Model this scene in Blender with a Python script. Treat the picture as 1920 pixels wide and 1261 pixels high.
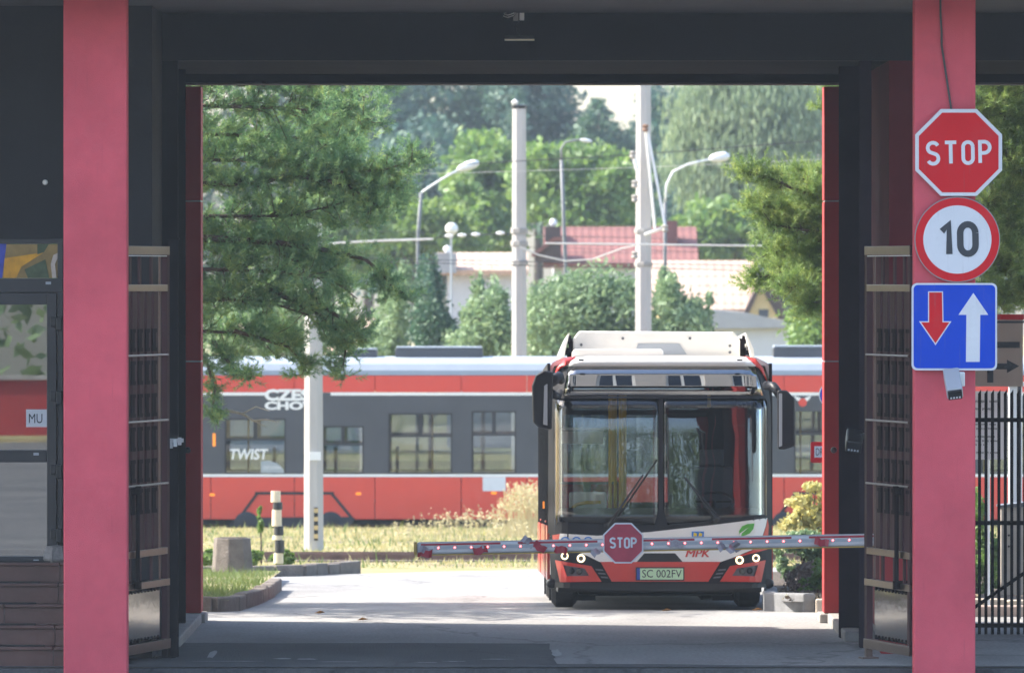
import bpy, bmesh, math, random
import numpy as np
from mathutils import Vector, Matrix

for o in list(bpy.data.objects):
    bpy.data.objects.remove(o)
scene = bpy.context.scene
COL = scene.collection
R = math.radians
random.seed(7)

# ------------------------------------------------------------------ camera, sky, sun, exposure
FPX = 16000.0            # focal length in pixels of a 1920 px wide frame (a 300 mm lens)
CAMZ = 3.68
HOR = 520.0              # image row of the horizon
cam = bpy.data.cameras.new("camera")
cam.sensor_width = 36.0
cam.lens = 36.0 * FPX / 1920.0
cam.clip_start = 0.5
cam.clip_end = 3000
cam.dof.use_dof = True
cam.dof.focus_distance = 81.0
cam.dof.aperture_fstop = 6.3
camo = bpy.data.objects.new("camera", cam)
COL.objects.link(camo)
camo.location = (0, 0, CAMZ)
camo.rotation_euler = (R(90) - math.atan((630.5 - HOR) / FPX), 0, 0)
scene.camera = camo
scene.cycles.max_bounces = 6
scene.cycles.diffuse_bounces = 2
scene.cycles.glossy_bounces = 2
scene.cycles.transmission_bounces = 2
scene.cycles.transparent_max_bounces = 12
scene.cycles.volume_bounces = 0

SUN_EL, SUN_AZ = 42.0, -75.0      # azimuth measured from +Y towards +X
world = bpy.data.worlds.new("World")
scene.world = world
world.use_nodes = True
wn = world.node_tree
bg = wn.nodes["Background"]
sky = wn.nodes.new("ShaderNodeTexSky")
sky.sky_type = 'NISHITA'
sky.sun_disc = False
sky.sun_elevation = R(SUN_EL)
sky.sun_rotation = R(SUN_AZ % 360)
sky.air_density = 1.0
sky.dust_density = 2.2
sky.ozone_density = 1.0
wn.links.new(sky.outputs[0], bg.inputs[0])
bg.inputs[1].default_value = 0.15

sl = bpy.data.lights.new("sun", 'SUN')
sl.energy = 3.4
sl.angle = R(0.53)
sl.color = (1.0, 0.93, 0.82)
so = bpy.data.objects.new("sun", sl)
COL.objects.link(so)
to_sun = Vector((math.sin(R(SUN_AZ)) * math.cos(R(SUN_EL)), math.cos(R(SUN_AZ)) * math.cos(R(SUN_EL)), math.sin(R(SUN_EL))))
so.rotation_euler = (-to_sun).to_track_quat('-Z', 'Y').to_euler()
so.location = (-30, 60, 60)

vs = scene.view_settings
vs.view_transform = 'Standard'
vs.look = 'None'
vs.gamma = 1.0
vs.use_curve_mapping = False
vs.exposure = 1.78
HAZE = 0.00022


# ------------------------------------------------------------------ helpers
def S(d):
    return FPX / d
def W(px, py, d):
    return Vector(((px - 960) * d / FPX, d, CAMZ + (HOR - py) * d / FPX))
def WX(px, d):
    return (px - 960) * d / FPX
def WZ(py, d):
    return CAMZ + (HOR - py) * d / FPX
def gz(y):
    if y < 93.5: return 0.0
    if y < 106: return -0.024 * (y - 93.5)
    if y < 165: return -0.30 - 0.0135 * (y - 106)
    return -1.0965

ROOT = {}
def props(o, label=None, cat=None, group=None, kind=None):
    if label: o['label'] = label
    if cat: o['category'] = cat
    if group: o['group'] = group
    if kind: o['kind'] = kind
    return o
def thing(name, label, cat, loc=(0, 0, 0), rot=(0, 0, 0), group=None):
    o = bpy.data.objects.new(name, None)
    COL.objects.link(o)
    o.location = loc
    o.rotation_euler = rot
    o.empty_display_size = 0.2
    from mathutils import Euler
    ROOT[o.name] = Matrix.Translation(Vector(loc)) @ Euler(rot).to_matrix().to_4x4()
    return props(o, label, cat, group)
def root_of(o):
    while o.parent: o = o.parent
    return o

class MB:
    def __init__(s):
        s.v = []; s.f = []
    def add(s, vs_, fs_):
        n = len(s.v)
        s.v += [tuple(p) for p in vs_]
        s.f += [tuple(i + n for i in f) for f in fs_]
        return s
    def box(s, x0, x1, y0, y1, z0, z1):
        return s.add([(x0,y0,z0),(x1,y0,z0),(x1,y1,z0),(x0,y1,z0),(x0,y0,z1),(x1,y0,z1),(x1,y1,z1),(x0,y1,z1)],
                     [(0,3,2,1),(4,5,6,7),(0,1,5,4),(1,2,6,5),(2,3,7,6),(3,0,4,7)])
    def obox(s, c, size, m=None):
        hx, hy, hz = [k / 2 for k in size]
        m = m or Matrix.Identity(3)
        c = Vector(c)
        P = [c + m @ Vector(p) for p in [(-hx,-hy,-hz),(hx,-hy,-hz),(hx,hy,-hz),(-hx,hy,-hz),(-hx,-hy,hz),(hx,-hy,hz),(hx,hy,hz),(-hx,hy,hz)]]
        return s.add(P, [(0,3,2,1),(4,5,6,7),(0,1,5,4),(1,2,6,5),(2,3,7,6),(3,0,4,7)])
    def prism(s, poly, y0, y1):           # poly of (x, z), extruded along y
        n = len(poly)
        a = sum(poly[i][0] * poly[(i+1) % n][1] - poly[(i+1) % n][0] * poly[i][1] for i in range(n))
        if a < 0: poly = poly[::-1]
        V = [(x, y0, z) for x, z in poly] + [(x, y1, z) for x, z in poly]
        F = [tuple(range(n)), tuple(range(2*n-1, n-1, -1))]
        F += [(i, i + n, (i+1) % n + n, (i+1) % n) for i in range(n)]
        return s.add(V, F)
    def prism_x(s, poly, x0, x1):         # poly of (y, z), extruded along x
        n = len(poly)
        a = sum(poly[i][0] * poly[(i+1) % n][1] - poly[(i+1) % n][0] * poly[i][1] for i in range(n))
        if a > 0: poly = poly[::-1]
        V = [(x0, y, z) for y, z in poly] + [(x1, y, z) for y, z in poly]
        F = [tuple(range(n)), tuple(range(2*n-1, n-1, -1))]
        F += [(i, i + n, (i+1) % n + n, (i+1) % n) for i in range(n)]
        return s.add(V, F)
    def tube(s, pts, rad, n=8, cap=True):
        pts = [Vector(p) for p in pts]
        if not hasattr(rad, '__len__'): rad = [rad] * len(pts)
        V = []; up = None
        for i, p in enumerate(pts):
            t = (pts[min(i+1, len(pts)-1)] - pts[max(i-1, 0)]).normalized()
            if up is None:
                up = Vector((0, 0, 1)) if abs(t.z) < .9 else Vector((1, 0, 0))
            a = t.cross(up)
            if a.length < 1e-4: a = t.cross(Vector((1, .3, 0)))
            a.normalize()
            b = a.cross(t).normalized()
            up = b
            for k in range(n):
                q = 2 * math.pi * k / n
                V.append(p + (a * math.cos(q) + b * math.sin(q)) * rad[i])
        F = []
        for i in range(len(pts) - 1):
            for k in range(n):
                F.append((i*n+k, i*n+(k+1) % n, (i+1)*n+(k+1) % n, (i+1)*n+k))
        if cap:
            F.append(tuple(range(n-1, -1, -1)))
            F.append(tuple((len(pts)-1)*n + k for k in range(n)))
        return s.add(V, F)
    def lathe(s, prof, c, axis='z', n=20):   # prof of (r, h)
        V = []; c = Vector(c)
        for r, h in prof:
            for k in range(n):
                q = 2 * math.pi * k / n
                if axis == 'z': V.append(c + Vector((r*math.cos(q), r*math.sin(q), h)))
                elif axis == 'y': V.append(c + Vector((r*math.cos(q), h, r*math.sin(q))))
                else: V.append(c + Vector((h, r*math.cos(q), r*math.sin(q))))
        F = []
        for i in range(len(prof) - 1):
            for k in range(n):
                F.append((i*n+k, i*n+(k+1) % n, (i+1)*n+(k+1) % n, (i+1)*n+k))
        F.append(tuple(range(n-1, -1, -1)))
        F.append(tuple((len(prof)-1)*n + k for k in range(n)))
        return s.add(V, F)
    def build(s, name, mat, parent=None, bevel=0, smooth=False, local=False, label=None, cat=None, group=None, kind=None, seg=2, origin=None):
        me = bpy.data.meshes.new(name)
        V = [Vector(p) for p in s.v]
        loc = Vector((0, 0, 0))
        if parent is not None:
            if not local:
                mi = ROOT[root_of(parent).name].inverted() if root_of(parent).name in ROOT else Matrix.Identity(4)
                V = [mi @ p for p in V]
        else:
            if origin is None:
                xs = [p.x for p in V]; ys = [p.y for p in V]; zs = [p.z for p in V]
                loc = Vector(((min(xs)+max(xs))/2, (min(ys)+max(ys))/2, min(zs)))
            else: loc = Vector(origin)
            V = [p - loc for p in V]
        me.from_pydata(V, [], s.f)
        bm = bmesh.new(); bm.from_mesh(me)
        bmesh.ops.recalc_face_normals(bm, faces=bm.faces[:])
        bm.to_mesh(me); bm.free()
        if smooth:
            me.polygons.foreach_set('use_smooth', [True] * len(me.polygons))
        me.materials.append(mat)
        o = bpy.data.objects.new(name, me)
        COL.objects.link(o)
        o.location = loc
        if parent is not None: o.parent = parent
        else: ROOT[o.name] = Matrix.Translation(loc)
        if bevel:
            b = o.modifiers.new('bevel', 'BEVEL')
            b.width = bevel; b.segments = seg; b.limit_method = 'ANGLE'; b.angle_limit = R(40)
        return props(o, label, cat, group, kind)

def npmesh(name, V, F, mat, parent=None, loc=None, smooth=False, **kw):
    """V (n,3) world coordinates, F (m,k)"""
    V = np.asarray(V, dtype=np.float32); F = np.asarray(F, dtype=np.int32)
    if parent is not None:
        mi = np.array(ROOT[root_of(parent).name].inverted(), dtype=np.float32)
        V = V @ mi[:3, :3].T + mi[:3, 3]
    elif loc is not None:
        V = V - np.array(loc, dtype=np.float32)
    me = bpy.data.meshes.new(name)
    k = F.shape[1]
    me.vertices.add(len(V)); me.vertices.foreach_set('co', V.ravel())
    me.loops.add(F.size); me.loops.foreach_set('vertex_index', F.ravel())
    me.polygons.add(len(F)); me.polygons.foreach_set('loop_start', np.arange(0, F.size, k, dtype=np.int32))
    me.update(calc_edges=True)
    me.validate()
    if smooth: me.polygons.foreach_set('use_smooth', [True] * len(me.polygons))
    me.materials.append(mat)
    o = bpy.data.objects.new(name, me)
    COL.objects.link(o)
    if parent is not None: o.parent = parent
    elif loc is not None: o.location = loc
    return props(o, **kw)

def copy_part(src, parent, name=None):
    c = src.copy()
    COL.objects.link(c)
    c.parent = parent
    if name: c.name = name
    return c

# ------------------------------------------------------------------ materials
MATS = {}
def M(name, col, rough=.6, metal=0., var=.12, scale=2.0, bump=0., bscale=30., spec=.5, col2=None, coat=0., streak=None, detail=6, emis=None):
    m = bpy.data.materials.new(name); m.use_nodes = True
    nt = m.node_tree; N = nt.nodes; L = nt.links
    p = N["Principled BSDF"]
    p.inputs['Roughness'].default_value = rough
    p.inputs['Metallic'].default_value = metal
    p.inputs['Specular IOR Level'].default_value = spec
    p.inputs['Coat Weight'].default_value = coat
    p.inputs['Coat Roughness'].default_value = .08
    tc = N.new('ShaderNodeTexCoord')
    mp = N.new('ShaderNodeMapping')
    L.new(tc.outputs['Object'], mp.inputs[0])
    if streak: mp.inputs['Scale'].default_value = streak
    nz = N.new('ShaderNodeTexNoise'); nz.inputs['Scale'].default_value = scale; nz.inputs['Detail'].default_value = detail
    nz.inputs['Roughness'].default_value = .65
    L.new(mp.outputs[0], nz.inputs['Vector'])
    rp = N.new('ShaderNodeValToRGB')
    c2 = col2 if col2 else tuple(min(1, c * (1 + var)) for c in col)
    c1 = col if col2 else tuple(c * (1 - var) for c in col)
    rp.color_ramp.elements[0].position = .32; rp.color_ramp.elements[1].position = .68
    rp.color_ramp.elements[0].color = (*c1, 1); rp.color_ramp.elements[1].color = (*c2, 1)
    L.new(nz.outputs['Fac'], rp.inputs[0])
    L.new(rp.outputs[0], p.inputs['Base Color'])
    if bump:
        n2 = N.new('ShaderNodeTexNoise'); n2.inputs['Scale'].default_value = bscale; n2.inputs['Detail'].default_value = 5
        L.new(mp.outputs[0], n2.inputs['Vector'])
        b = N.new('ShaderNodeBump'); b.inputs['Strength'].default_value = bump; b.inputs['Distance'].default_value = .02
        L.new(n2.outputs['Fac'], b.inputs['Height']); L.new(b.outputs[0], p.inputs['Normal'])
    if emis:
        p.inputs['Emission Color'].default_value = (*emis[0], 1); p.inputs['Emission Strength'].default_value = emis[1]
    MATS[name] = m
    return m

def glass(name, tint=(.75, .8, .82), rough=.0, ior=1.5, wavy=0.0, boost=1.0):
    m = bpy.data.materials.new(name); m.use_nodes = True
    nt = m.node_tree; N = nt.nodes; L = nt.links
    N.remove(N["Principled BSDF"])
    tr = N.new('ShaderNodeBsdfTransparent'); tr.inputs[0].default_value = (*tint, 1)
    gl = N.new('ShaderNodeBsdfGlossy'); gl.inputs['Roughness'].default_value = rough
    gl.inputs['Color'].default_value = (.95, .97, 1, 1)
    fr = N.new('ShaderNodeFresnel'); fr.inputs[0].default_value = ior
    mu = N.new('ShaderNodeMath'); mu.operation = 'MULTIPLY'; mu.inputs[1].default_value = boost; mu.use_clamp = True
    mx = N.new('ShaderNodeMixShader')
    L.new(fr.outputs[0], mu.inputs[0]); L.new(mu.outputs[0], mx.inputs[0])
    L.new(tr.outputs[0], mx.inputs[1]); L.new(gl.outputs[0], mx.inputs[2])
    L.new(mx.outputs[0], N["Material Output"].inputs[0])
    if wavy:
        tc = N.new('ShaderNodeTexCoord'); nz = N.new('ShaderNodeTexNoise'); nz.inputs['Scale'].default_value = 1.6; nz.inputs['Detail'].default_value = 1
        L.new(tc.outputs['Object'], nz.inputs['Vector'])
        b = N.new('ShaderNodeBump'); b.inputs['Strength'].default_value = wavy; b.inputs['Distance'].default_value = .1
        L.new(nz.outputs['Fac'], b.inputs['Height']); L.new(b.outputs[0], gl.inputs['Normal'])
    return m

def leafmat(name, cols, trans=.35, rough=.6, nsc=.9):
    m = bpy.data.materials.new(name); m.use_nodes = True
    nt = m.node_tree; N = nt.nodes; L = nt.links
    N.remove(N["Principled BSDF"])
    g = N.new('ShaderNodeNewGeometry')
    rp = N.new('ShaderNodeValToRGB')
    els = rp.color_ramp.elements
    while len(els) < len(cols): els.new(.5)
    for i, c in enumerate(cols):
        els[i].position = i / (len(cols) - 1); els[i].color = (*c, 1)
    tc = N.new('ShaderNodeTexCoord'); nz = N.new('ShaderNodeTexNoise'); nz.inputs['Scale'].default_value = nsc; nz.inputs['Detail'].default_value = 3
    L.new(tc.outputs['Object'], nz.inputs['Vector'])
    mix = N.new('ShaderNodeMath'); mix.operation = 'MULTIPLY_ADD'; mix.inputs[1].default_value = .45
    m2 = N.new('ShaderNodeMath'); m2.operation = 'MULTIPLY_ADD'; m2.inputs[1].default_value = 1.3; m2.inputs[2].default_value = -.38
    L.new(nz.outputs['Fac'], m2.inputs[0])
    L.new(g.outputs['Random Per Island'], mix.inputs[0]); L.new(m2.outputs[0], mix.inputs[2])
    L.new(mix.outputs[0], rp.inputs[0])
    d = N.new('ShaderNodeBsdfDiffuse'); t = N.new('ShaderNodeBsdfTranslucent')
    gl = N.new('ShaderNodeBsdfGlossy'); gl.inputs['Roughness'].default_value = rough; gl.inputs['Color'].default_value = (.9, 1, .9, 1)
    L.new(rp.outputs[0], d.inputs[0]); L.new(rp.outputs[0], t.inputs[0])
    a = N.new('ShaderNodeMixShader'); a.inputs[0].default_value = trans
    L.new(d.outputs[0], a.inputs[1]); L.new(t.outputs[0], a.inputs[2])
    b = N.new('ShaderNodeMixShader'); b.inputs[0].default_value = .05
    L.new(a.outputs[0], b.inputs[1]); L.new(gl.outputs[0], b.inputs[2])
    L.new(b.outputs[0], N["Material Output"].inputs[0])
    return m

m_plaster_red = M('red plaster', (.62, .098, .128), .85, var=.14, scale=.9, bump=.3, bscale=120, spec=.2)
def scuffs(m, pale, dirt):
    nt = m.node_tree; N = nt.nodes; L = nt.links
    pr = N['Principled BSDF']; src = pr.inputs['Base Color'].links[0].from_socket
    tc = N.new('ShaderNodeTexCoord')
    for (sc_, st_, lo, hi, colr, amt) in ((16, (1, 1, 1), .70, .73, pale, .55), (5, (6, 6, .35), .58, .75, dirt, .30), (1.1, (1, 1, 1), .50, .72, dirt, .22)):
        mp = N.new('ShaderNodeMapping'); mp.inputs['Scale'].default_value = st_
        nz = N.new('ShaderNodeTexNoise'); nz.inputs['Scale'].default_value = sc_; nz.inputs['Detail'].default_value = 8; nz.inputs['Roughness'].default_value = .7
        rp = N.new('ShaderNodeValToRGB'); rp.color_ramp.elements[0].position = lo; rp.color_ramp.elements[1].position = hi
        rp.color_ramp.elements[1].color = (amt, amt, amt, 1)
        mx = N.new('ShaderNodeMix'); mx.data_type = 'RGBA'; mx.inputs[7].default_value = (*colr, 1)
        L.new(tc.outputs['Object'], mp.inputs[0]); L.new(mp.outputs[0], nz.inputs['Vector']); L.new(nz.outputs['Fac'], rp.inputs[0])
        L.new(rp.outputs[0], mx.inputs[0]); L.new(src, mx.inputs[6]); src = mx.outputs[2]
    L.new(src, pr.inputs['Base Color'])
scuffs(m_plaster_red, (.62, .22, .25), (.30, .050, .075))
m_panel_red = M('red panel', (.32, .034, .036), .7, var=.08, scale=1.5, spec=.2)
m_pier = M('shaded red plaster', (.12, .016, .024), .9, var=.1, spec=.1)  # red of the pier darkened in its colour to give the canopy's shade
m_dark_wall = M('dark grey plaster', (.019, .0195, .023), .9, var=.12, scale=.8, bump=.15, bscale=90, spec=.3)
m_soffit = M('soffit', (.07, .066, .072), .85, var=.1)
m_navy = M('dark steel', (.013, .0135, .017), .95, var=.15, scale=2, spec=.05)
m_post = M('post steel', (.022, .015, .024), .9, metal=.0, var=.2, scale=2, spec=.08)
m_facade = M('pale render', (.47, .44, .42), .85, var=.06, scale=.6, bump=.1)
m_frame = M('door frame', (.030, .030, .034), .4, var=.1)
m_white = M('white paint', (.78, .78, .77), .45, var=.04)
m_offwhite = M('off white paint', (.80, .77, .72), .4, var=.05, scale=1.2)
m_black = M('black plastic', (.012, .013, .016), .38, var=.2)
m_rubber = M('tyre rubber', (.02, .02, .021), .8, var=.2, bump=.2)
m_steel = M('brushed steel', (.14, .10, .092), .30, metal=1., var=.12, scale=3, streak=(1, 1, .15))
m_brown = M('brown lacquer steel', (.050, .020, .023), .6, metal=.0, var=.3, scale=2.5, streak=(3, 3, .3), spec=.15)
m_brown_dark = M('dark brown steel', (.010, .006, .008), .75, var=.2, spec=.08)
m_alu = M('aluminium', (.55, .53, .54), .4, metal=.15, var=.08)
m_conc = M('concrete', (.32, .305, .285), .9, var=.14, scale=3, bump=.4, bscale=25, spec=.2)
m_conc_dark = M('weathered concrete', (.17, .148, .13), .95, var=.22, scale=6, bump=.7, bscale=40, spec=.1)
m_polec = M('pole concrete', (.46, .44, .42), .9, var=.10, scale=2.5, bump=.3, spec=.15, streak=(2, 2, .25))
m_tile = M('stair tile', (.105, .052, .042), .45, var=.25, scale=2, bump=.1)
m_stepmat = M('step mat', (.012, .012, .012), .95, var=.2)
m_sign_red = M('sign red', (.60, .010, .018), .6, var=.05, spec=.15)
m_sign_white = M('sign white', (.66, .68, .72), .5, var=.04, spec=.2)
m_sign_blue = M('sign blue', (.0, .055, .52), .6, var=.04, spec=.15)
m_sign_ink = M('sign ink', (.03, .035, .045), .5, var=.05)
m_sign_back = M('sign back', (.30, .31, .32), .45, metal=.6)
m_faded_red = M('faded sign red', (.44, .045, .075), .55, var=.15, scale=6)
for m_ in (m_sign_red, m_sign_white, m_sign_blue, m_dark_wall):
    scuffs(m_, (.5, .5, .5) if m_ is not m_dark_wall else (.06, .062, .07), (.16, .15, .15) if m_ is not m_dark_wall else (.010, .011, .014))
m_tan = M('tan board', (.46, .37, .31), .6, var=.06, scale=2)
m_led = M('led red', (.6, .02, .03), .3, emis=((1, .10, .10), 3.0))
m_tape = M('tape', (.33, .30, .34), .4, var=.35, scale=14)
m_tape_red = M('tape red', (.36, .02, .04), .4, var=.25, scale=14)
m_capy = M('end cap', (.42, .27, .06), .5)
m_grey = M('grey housing', (.36, .39, .43), .4, var=.05)
m_wire = M('wire', (.05, .05, .055), .6)
m_wire_pale = M('pale wire', (.6, .58, .54), .5)
m_lamp = M('lamp head', (.75, .76, .78), .35, var=.05)
m_yellow = M('yellow rail', (.72, .42, .03), .35, var=.06)
m_yellow_paint = M('yellow paint', (.62, .46, .22), .6, var=.15)
# ------------------------------------------------------------------ lettering
def arc(cx, cz, rx, rz, a0, a1, n=12):
    return [(cx + rx * math.cos(R(a0 + (a1 - a0) * i / n)), cz + rz * math.sin(R(a0 + (a1 - a0) * i / n))) for i in range(n + 1)]
GLYPH = {
    'S': (.5, [arc(.25, .755, .25, .245, 25, 235, 14) + arc(.25, .245, .25, .245, 55, -155, 14)]),
    'T': (.5, [[(-.02, 1), (.52, 1)], [(.25, 1), (.25, 0)]]),
    'O': (.46, [arc(.23, .77, .23, .23, 0, 180) + arc(.23, .23, .23, .23, 180, 360) + [(.46, .77)]]),
    'P': (.46, [[(0, 0), (0, 1.08)], [(-.06, 1), (.2, 1)] + arc(.2, .735, .265, .265, 90, -90)[1:] + [(0, .47)]]),
    '1': (.3, [[(.02, .78), (.26, 1.0), (.26, 0)]]),
    '0': (.52, [arc(.26, .70, .26, .30, 0, 180) + arc(.26, .30, .26, .30, 180, 360) + [(.52, .70)]]),
}
def stroke_text(mb, txt, cx, cz, h, w, y0, y1, gap=.22, tilt=0.0):
    """engraved-style lettering on an x/z plane; h = centre-line height, w = stroke width"""
    tot = sum(GLYPH[c][0] for c in txt) + gap * (len(txt) - 1)
    x = -tot / 2
    for c in txt:
        gw, lines = GLYPH[c]
        for li, ln in enumerate(lines):
            y0, y1 = y0 - .0009 * li, y1
            P = [Vector(((x + a) * h, (b - .5) * h)) for a, b in ln]
            L_, R_ = [], []
            for i, p in enumerate(P):
                a = P[max(i-1, 0)]; b = P[min(i+1, len(P)-1)]
                if 0 < i < len(P) - 1:
                    d1 = (p - a).normalized(); d2 = (b - p).normalized()
                    n1 = Vector((-d1.y, d1.x)); n2 = Vector((-d2.y, d2.x))
                    n = (n1 + n2)
                    n = n.normalized() if n.length > .05 else n1
                    k = min(1.6, 1 / max(.4, n.dot(n1)))
                    n = n * k
                else:
                    d = (b - a).normalized(); n = Vector((-d.y, d.x))
                L_.append(p + n * w / 2); R_.append(p - n * w / 2)
            ct, st = math.cos(tilt), math.sin(tilt)
            f = lambda q, y: (cx + q.x * ct - q.y * st, y, cz + q.x * st + q.y * ct)
            n0 = len(P)
            V = [f(q, y0) for q in L_] + [f(q, y0) for q in R_] + [f(q, y1) for q in L_] + [f(q, y1) for q in R_]
            F = []
            for i in range(n0 - 1):
                F += [(i, i+1, n0+i+1, n0+i), (i, 2*n0+i, 2*n0+i+1, i+1), (n0+i, n0+i+1, 3*n0+i+1, 3*n0+i)]
            F += [(0, n0, 3*n0, 2*n0), (n0-1, 3*n0-1, 4*n0-1, 2*n0-1)]
            mb.add(V, F)
        x += gw + gap
    return mb

def font_geo(txt, w, h, shear=0., bold=0.0):
    """vertices (x, z) of a text scaled into w x h, centred, and its faces"""
    cu = bpy.data.curves.new('t', 'FONT')
    cu.body = txt; cu.size = 1; cu.resolution_u = 3; cu.shear = shear; cu.offset = bold
    ob = bpy.data.objects.new('t', cu)
    COL.objects.link(ob)
    dg = bpy.context.evaluated_depsgraph_get()
    me = bpy.data.meshes.new_from_object(ob.evaluated_get(dg))
    V = [(v.co.x, v.co.y) for v in me.vertices]
    F = [tuple(p.vertices) for p in me.polygons]
    bpy.data.objects.remove(ob); bpy.data.curves.remove(cu); bpy.data.meshes.remove(me)
    xs = [p[0] for p in V]; zs = [p[1] for p in V]
    sx = w / (max(xs) - min(xs)); sz = h / (max(zs) - min(zs))
    mx = (max(xs) + min(xs)) / 2; mz = (max(zs) + min(zs)) / 2
    return [((a - mx) * sx, (b - mz) * sz) for a, b in V], F
def font_flat(mb, txt, cx, cz, w, h, y, shear=0., bold=0.0):
    V, F = font_geo(txt, w, h, shear, bold)
    return mb.add([(cx + a, y, cz + b) for a, b in V], F)

# ------------------------------------------------------------------ ground, road
def sheet(name, x0, x1, ys, mat, dz, nx=2, kind='structure', zf=gz, label=None):
    V = []; F = []
    for y in ys:
        for i in range(nx):
            x = x0 + (x1 - x0) * i / (nx - 1)
            V.append((x, y, zf(y) + dz))
    for j in range(len(ys) - 1):
        for i in range(nx - 1):
            F.append((j*nx+i, j*nx+i+1, (j+1)*nx+i+1, (j+1)*nx+i))
    return MB().add(V, F).build(name, mat, kind=kind, origin=(0, 80, 0), label=label)

def ground_mat(name, cols, scales, bump=.3, rough=.95, cracks=0., pts=(.35, .5, .65), stretch=(1, 1, 1), stain=None):
    m = bpy.data.materials.new(name); m.use_nodes = True
    nt = m.node_tree; N = nt.nodes; L = nt.links
    p = N["Principled BSDF"]; p.inputs['Roughness'].default_value = rough; p.inputs['Specular IOR Level'].default_value = .25
    tc = N.new('ShaderNodeTexCoord'); mp = N.new('ShaderNodeMapping'); mp.inputs['Scale'].default_value = stretch
    L.new(tc.outputs['Object'], mp.inputs[0])
    a = N.new('ShaderNodeTexNoise'); a.inputs['Scale'].default_value = scales[0]; a.inputs['Detail'].default_value = 7
    b = N.new('ShaderNodeTexNoise'); b.inputs['Scale'].default_value = scales[1]; b.inputs['Detail'].default_value = 4
    L.new(mp.outputs[0], a.inputs['Vector']); L.new(mp.outputs[0], b.inputs['Vector'])
    rp = N.new('ShaderNodeValToRGB'); els = rp.color_ramp.elements
    while len(els) < len(cols): els.new(.5)
    for i, c in enumerate(cols):
        els[i].position = pts[i] if len(cols) == 3 else i / (len(cols)-1); els[i].color = (*c, 1)
    L.new(a.outputs['Fac'], rp.inputs[0])
    mx = N.new('ShaderNodeMix'); mx.data_type = 'RGBA'; mx.blend_type = 'MULTIPLY'; mx.inputs[0].default_value = .5
    r2 = N.new('ShaderNodeValToRGB'); r2.color_ramp.elements[0].position = .3; r2.color_ramp.elements[1].position = .7
    r2.color_ramp.elements[0].color = (.55, .55, .55, 1); r2.color_ramp.elements[1].color = (1.15, 1.15, 1.15, 1)
    L.new(b.outputs['Fac'], r2.inputs[0])
    L.new(rp.outputs[0], mx.inputs[6]); L.new(r2.outputs[0], mx.inputs[7])
    out = mx.outputs[2]
    if cracks:
        v = N.new('ShaderNodeTexVoronoi'); v.feature = 'DISTANCE_TO_EDGE'; v.inputs['Scale'].default_value = cracks
        n3 = N.new('ShaderNodeTexNoise'); n3.inputs['Scale'].default_value = 2.0
        L.new(mp.outputs[0], n3.inputs['Vector'])
        ad = N.new('ShaderNodeMix'); ad.data_type = 'RGBA'; ad.blend_type = 'ADD'; ad.inputs[0].default_value = .8
        L.new(mp.outputs[0], ad.inputs[6]); L.new(n3.outputs['Color'], ad.inputs[7])
        L.new(ad.outputs[2], v.inputs['Vector'])
        r3 = N.new('ShaderNodeValToRGB'); r3.color_ramp.elements[0].color = (.45, .45, .45, 1); r3.color_ramp.elements[1].color = (1, 1, 1, 1)
        r3.color_ramp.elements[1].position = .012
        L.new(v.outputs['Distance'], r3.inputs[0])
        m3 = N.new('ShaderNodeMix'); m3.data_type = 'RGBA'; m3.blend_type = 'MULTIPLY'; m3.inputs[0].default_value = .7
        L.new(out, m3.inputs[6]); L.new(r3.outputs[0], m3.inputs[7]); out = m3.outputs[2]
    L.new(out, p.inputs['Base Color'])
    bp = N.new('ShaderNodeBump'); bp.inputs['Strength'].default_value = bump; bp.inputs['Distance'].default_value = .03
    L.new(b.outputs['Fac'], bp.inputs['Height']); L.new(bp.outputs[0], p.inputs['Normal'])
    return m
m_soil = ground_mat('dry grass ground', [(.16, .14, .07), (.30, .25, .13), (.20, .21, .08)], (.35, 9), .5)
m_yard = ground_mat('pale worn pavement', [(.22, .213, .205), (.295, .287, .277), (.34, .332, .32)], (.5, 25), .25, cracks=.22, stretch=(1, .45, 1))
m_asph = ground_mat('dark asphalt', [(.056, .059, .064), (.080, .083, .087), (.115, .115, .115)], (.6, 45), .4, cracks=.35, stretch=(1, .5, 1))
m_street = ground_mat('street asphalt', [(.085, .087, .09), (.11, .11, .112), (.14, .138, .136)], (.4, 30), .3)
m_mulch = ground_mat('mulch', [(.05, .04, .032), (.09, .07, .055), (.15, .12, .09)], (9, 40), 1.0)

ysg = [-130, -60, 0, 60, 80.4, 80.6, 93.5] + [95 + i * 1.0 for i in range(12)] + [110, 120, 130, 140, 150, 160, 165, 180, 220, 300, 420, 700]
sheet('ground', -320, 320, ysg, m_soil, -.02, zf=lambda y: gz(y) - (.1 if y < 80.5 else 0))
sheet('street', -60, 60, [-30, 20, 80.5], m_street, -.08, zf=lambda y: 0)
MB().box(-9.5, 9.5, 80.36, 80.5, -.1, .0).build('pavement_edge', m_asph, kind='structure')
sheet('yard_pavement', -9.5, 9.5, [80.5, 85, 93.5] + [95 + i for i in range(12)] + [108, 112, 116, 119.5], m_yard, .004)
# a wedge of pavement running on to the right before the tracks
wv = [(-2.6, 119.5), (9.5, 119.5), (9.5, 125.5), (1.0, 124.0)]
MB().add([(x, y, gz(y) + .004) for x, y in wv], [(0, 1, 2, 3)]).build('pavement_apron', m_yard, kind='structure', origin=(0, 119.5, gz(119.5)))
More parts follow.
